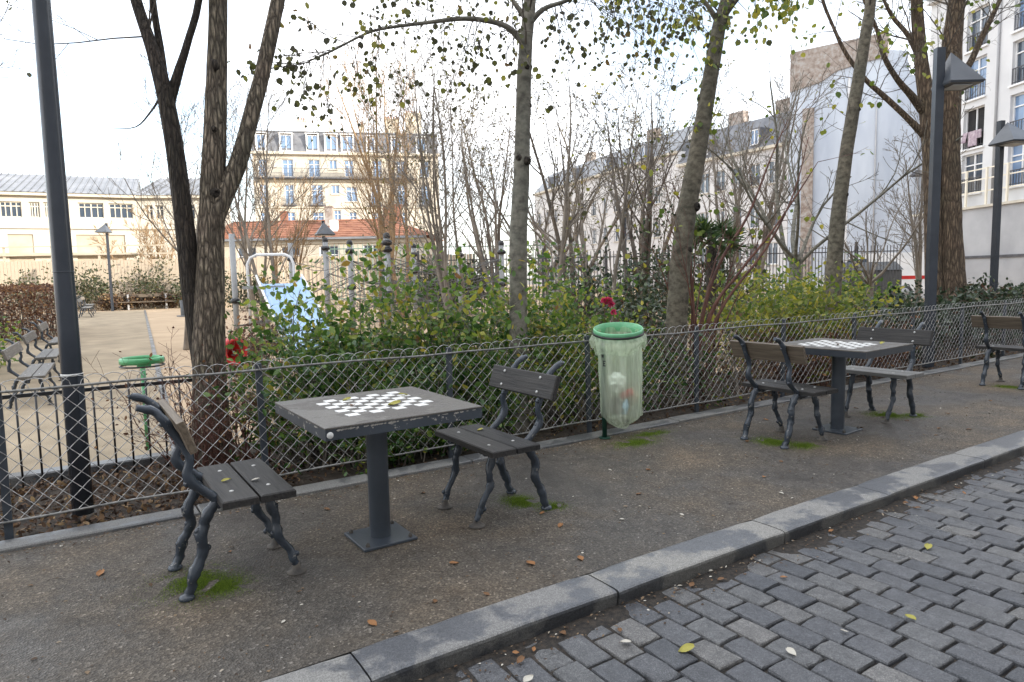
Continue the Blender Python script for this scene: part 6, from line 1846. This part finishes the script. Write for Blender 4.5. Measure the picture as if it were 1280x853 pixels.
lm = {k: [leaf_mesh(1.0, mt, q) for q in range(3)] for k, mt in (('brown', FLB), ('orange', FLO), ('yellow', FLY), ('pale', FLW))}
kinds = {'brown': 'dry brown fallen leaf lying flat on the asphalt pavement', 'orange': 'rust orange fallen leaf lying on the asphalt pavement', 'yellow': 'yellow green fallen leaf', 'pale': 'small pale dry leaf lying on the asphalt pavement'}
def drop(kind, x, y, z, s, label=None):
    o_ = link('fallen_leaf', rg.choice(lm[kind]), None, (x, y, z), (rg.gauss(0, .12), rg.gauss(0, .12), rg.uniform(0, 6.28)), (s, s, s))
    return tag(o_, label or kinds[kind], 'leaf', 'fallen leaves')
for k in range(34):
    kd = rg.choice(('brown', 'brown', 'orange', 'pale', 'pale'))
    x_, y_ = rg.uniform(-.3, 8.5), rg.uniform(2.55, 4.45)
    drop(kd, x_, y_, pavez(x_, y_)+.003, rg.uniform(.028, .055) if kd != 'pale' else rg.uniform(.02, .035))
for (x_, y_, s_) in ((1.86, 2.72, .06), (0.98, 2.62, .05), (2.3, 3.05, .05), (0.05, 3.9, .06), (2.1, 2.62, .05), (1.55, 2.95, .05)):
    drop('orange', x_, y_, pavez(x_, y_)+.003, s_)
for k in range(16):
    x_ = rg.uniform(.9, 6); y_ = 2.20-abs(rg.gauss(0, .07))
    drop(rg.choice(('brown', 'orange')), x_, y_, -.063, rg.uniform(.025, .045), 'dry leaf caught in the gutter along the kerb')
for (x_, y_, s_) in ((1.98, 1.80, .07), (2.40, 1.14, .06), (3.8, 1.75, .06), (2.95, 1.42, .05), (2.0, 1.33, .05)):
    drop('yellow', x_, y_, -.063, s_, 'yellow leaf lying on the cobbles of the street')
for (x_, y_, s_) in ((2.3, 1.55, .05), (1.82, 1.98, .045), (2.62, 1.52, .03), (1.35, 2.0, .05)):
    drop('pale', x_, y_, -.063, s_, 'pale shrivelled leaf lying on the cobbles of the street')
drop('yellow', 1.46, 3.42, .7605, .075, 'large yellow green leaf lying on the white squares of the peeling chess table')
drop('yellow', 1.30, 3.72, .7605, .06, 'thin yellow leaf at the back edge of the chess squares')
drop('yellow', 1.62, 3.66, .7605, .055, 'pale yellow leaf near the right corner of the chess squares')
drop('orange', 1.26, 3.52, .7605, .055, 'small rust leaf in the middle of the chess squares')
drop('yellow', 0.60, 3.52, .4665, .045, 'yellow leaf on the seat of the chair by the tall dark pole')
drop('pale', 0.72, 3.44, .4665, .04, 'white dry leaf on the seat of the chair by the tall dark pole')
drop('yellow', 2.16, 3.70, .4665, .05, 'yellow leaf on the seat of the chair beside the litter bag')
drop('orange', 5.66, 3.42, .782, .05, 'rust leaf on the clean edged chess table')
drop('yellow', 6.02, 3.22, .782, .06, 'yellow leaf near the corner of the clean edged chess table')
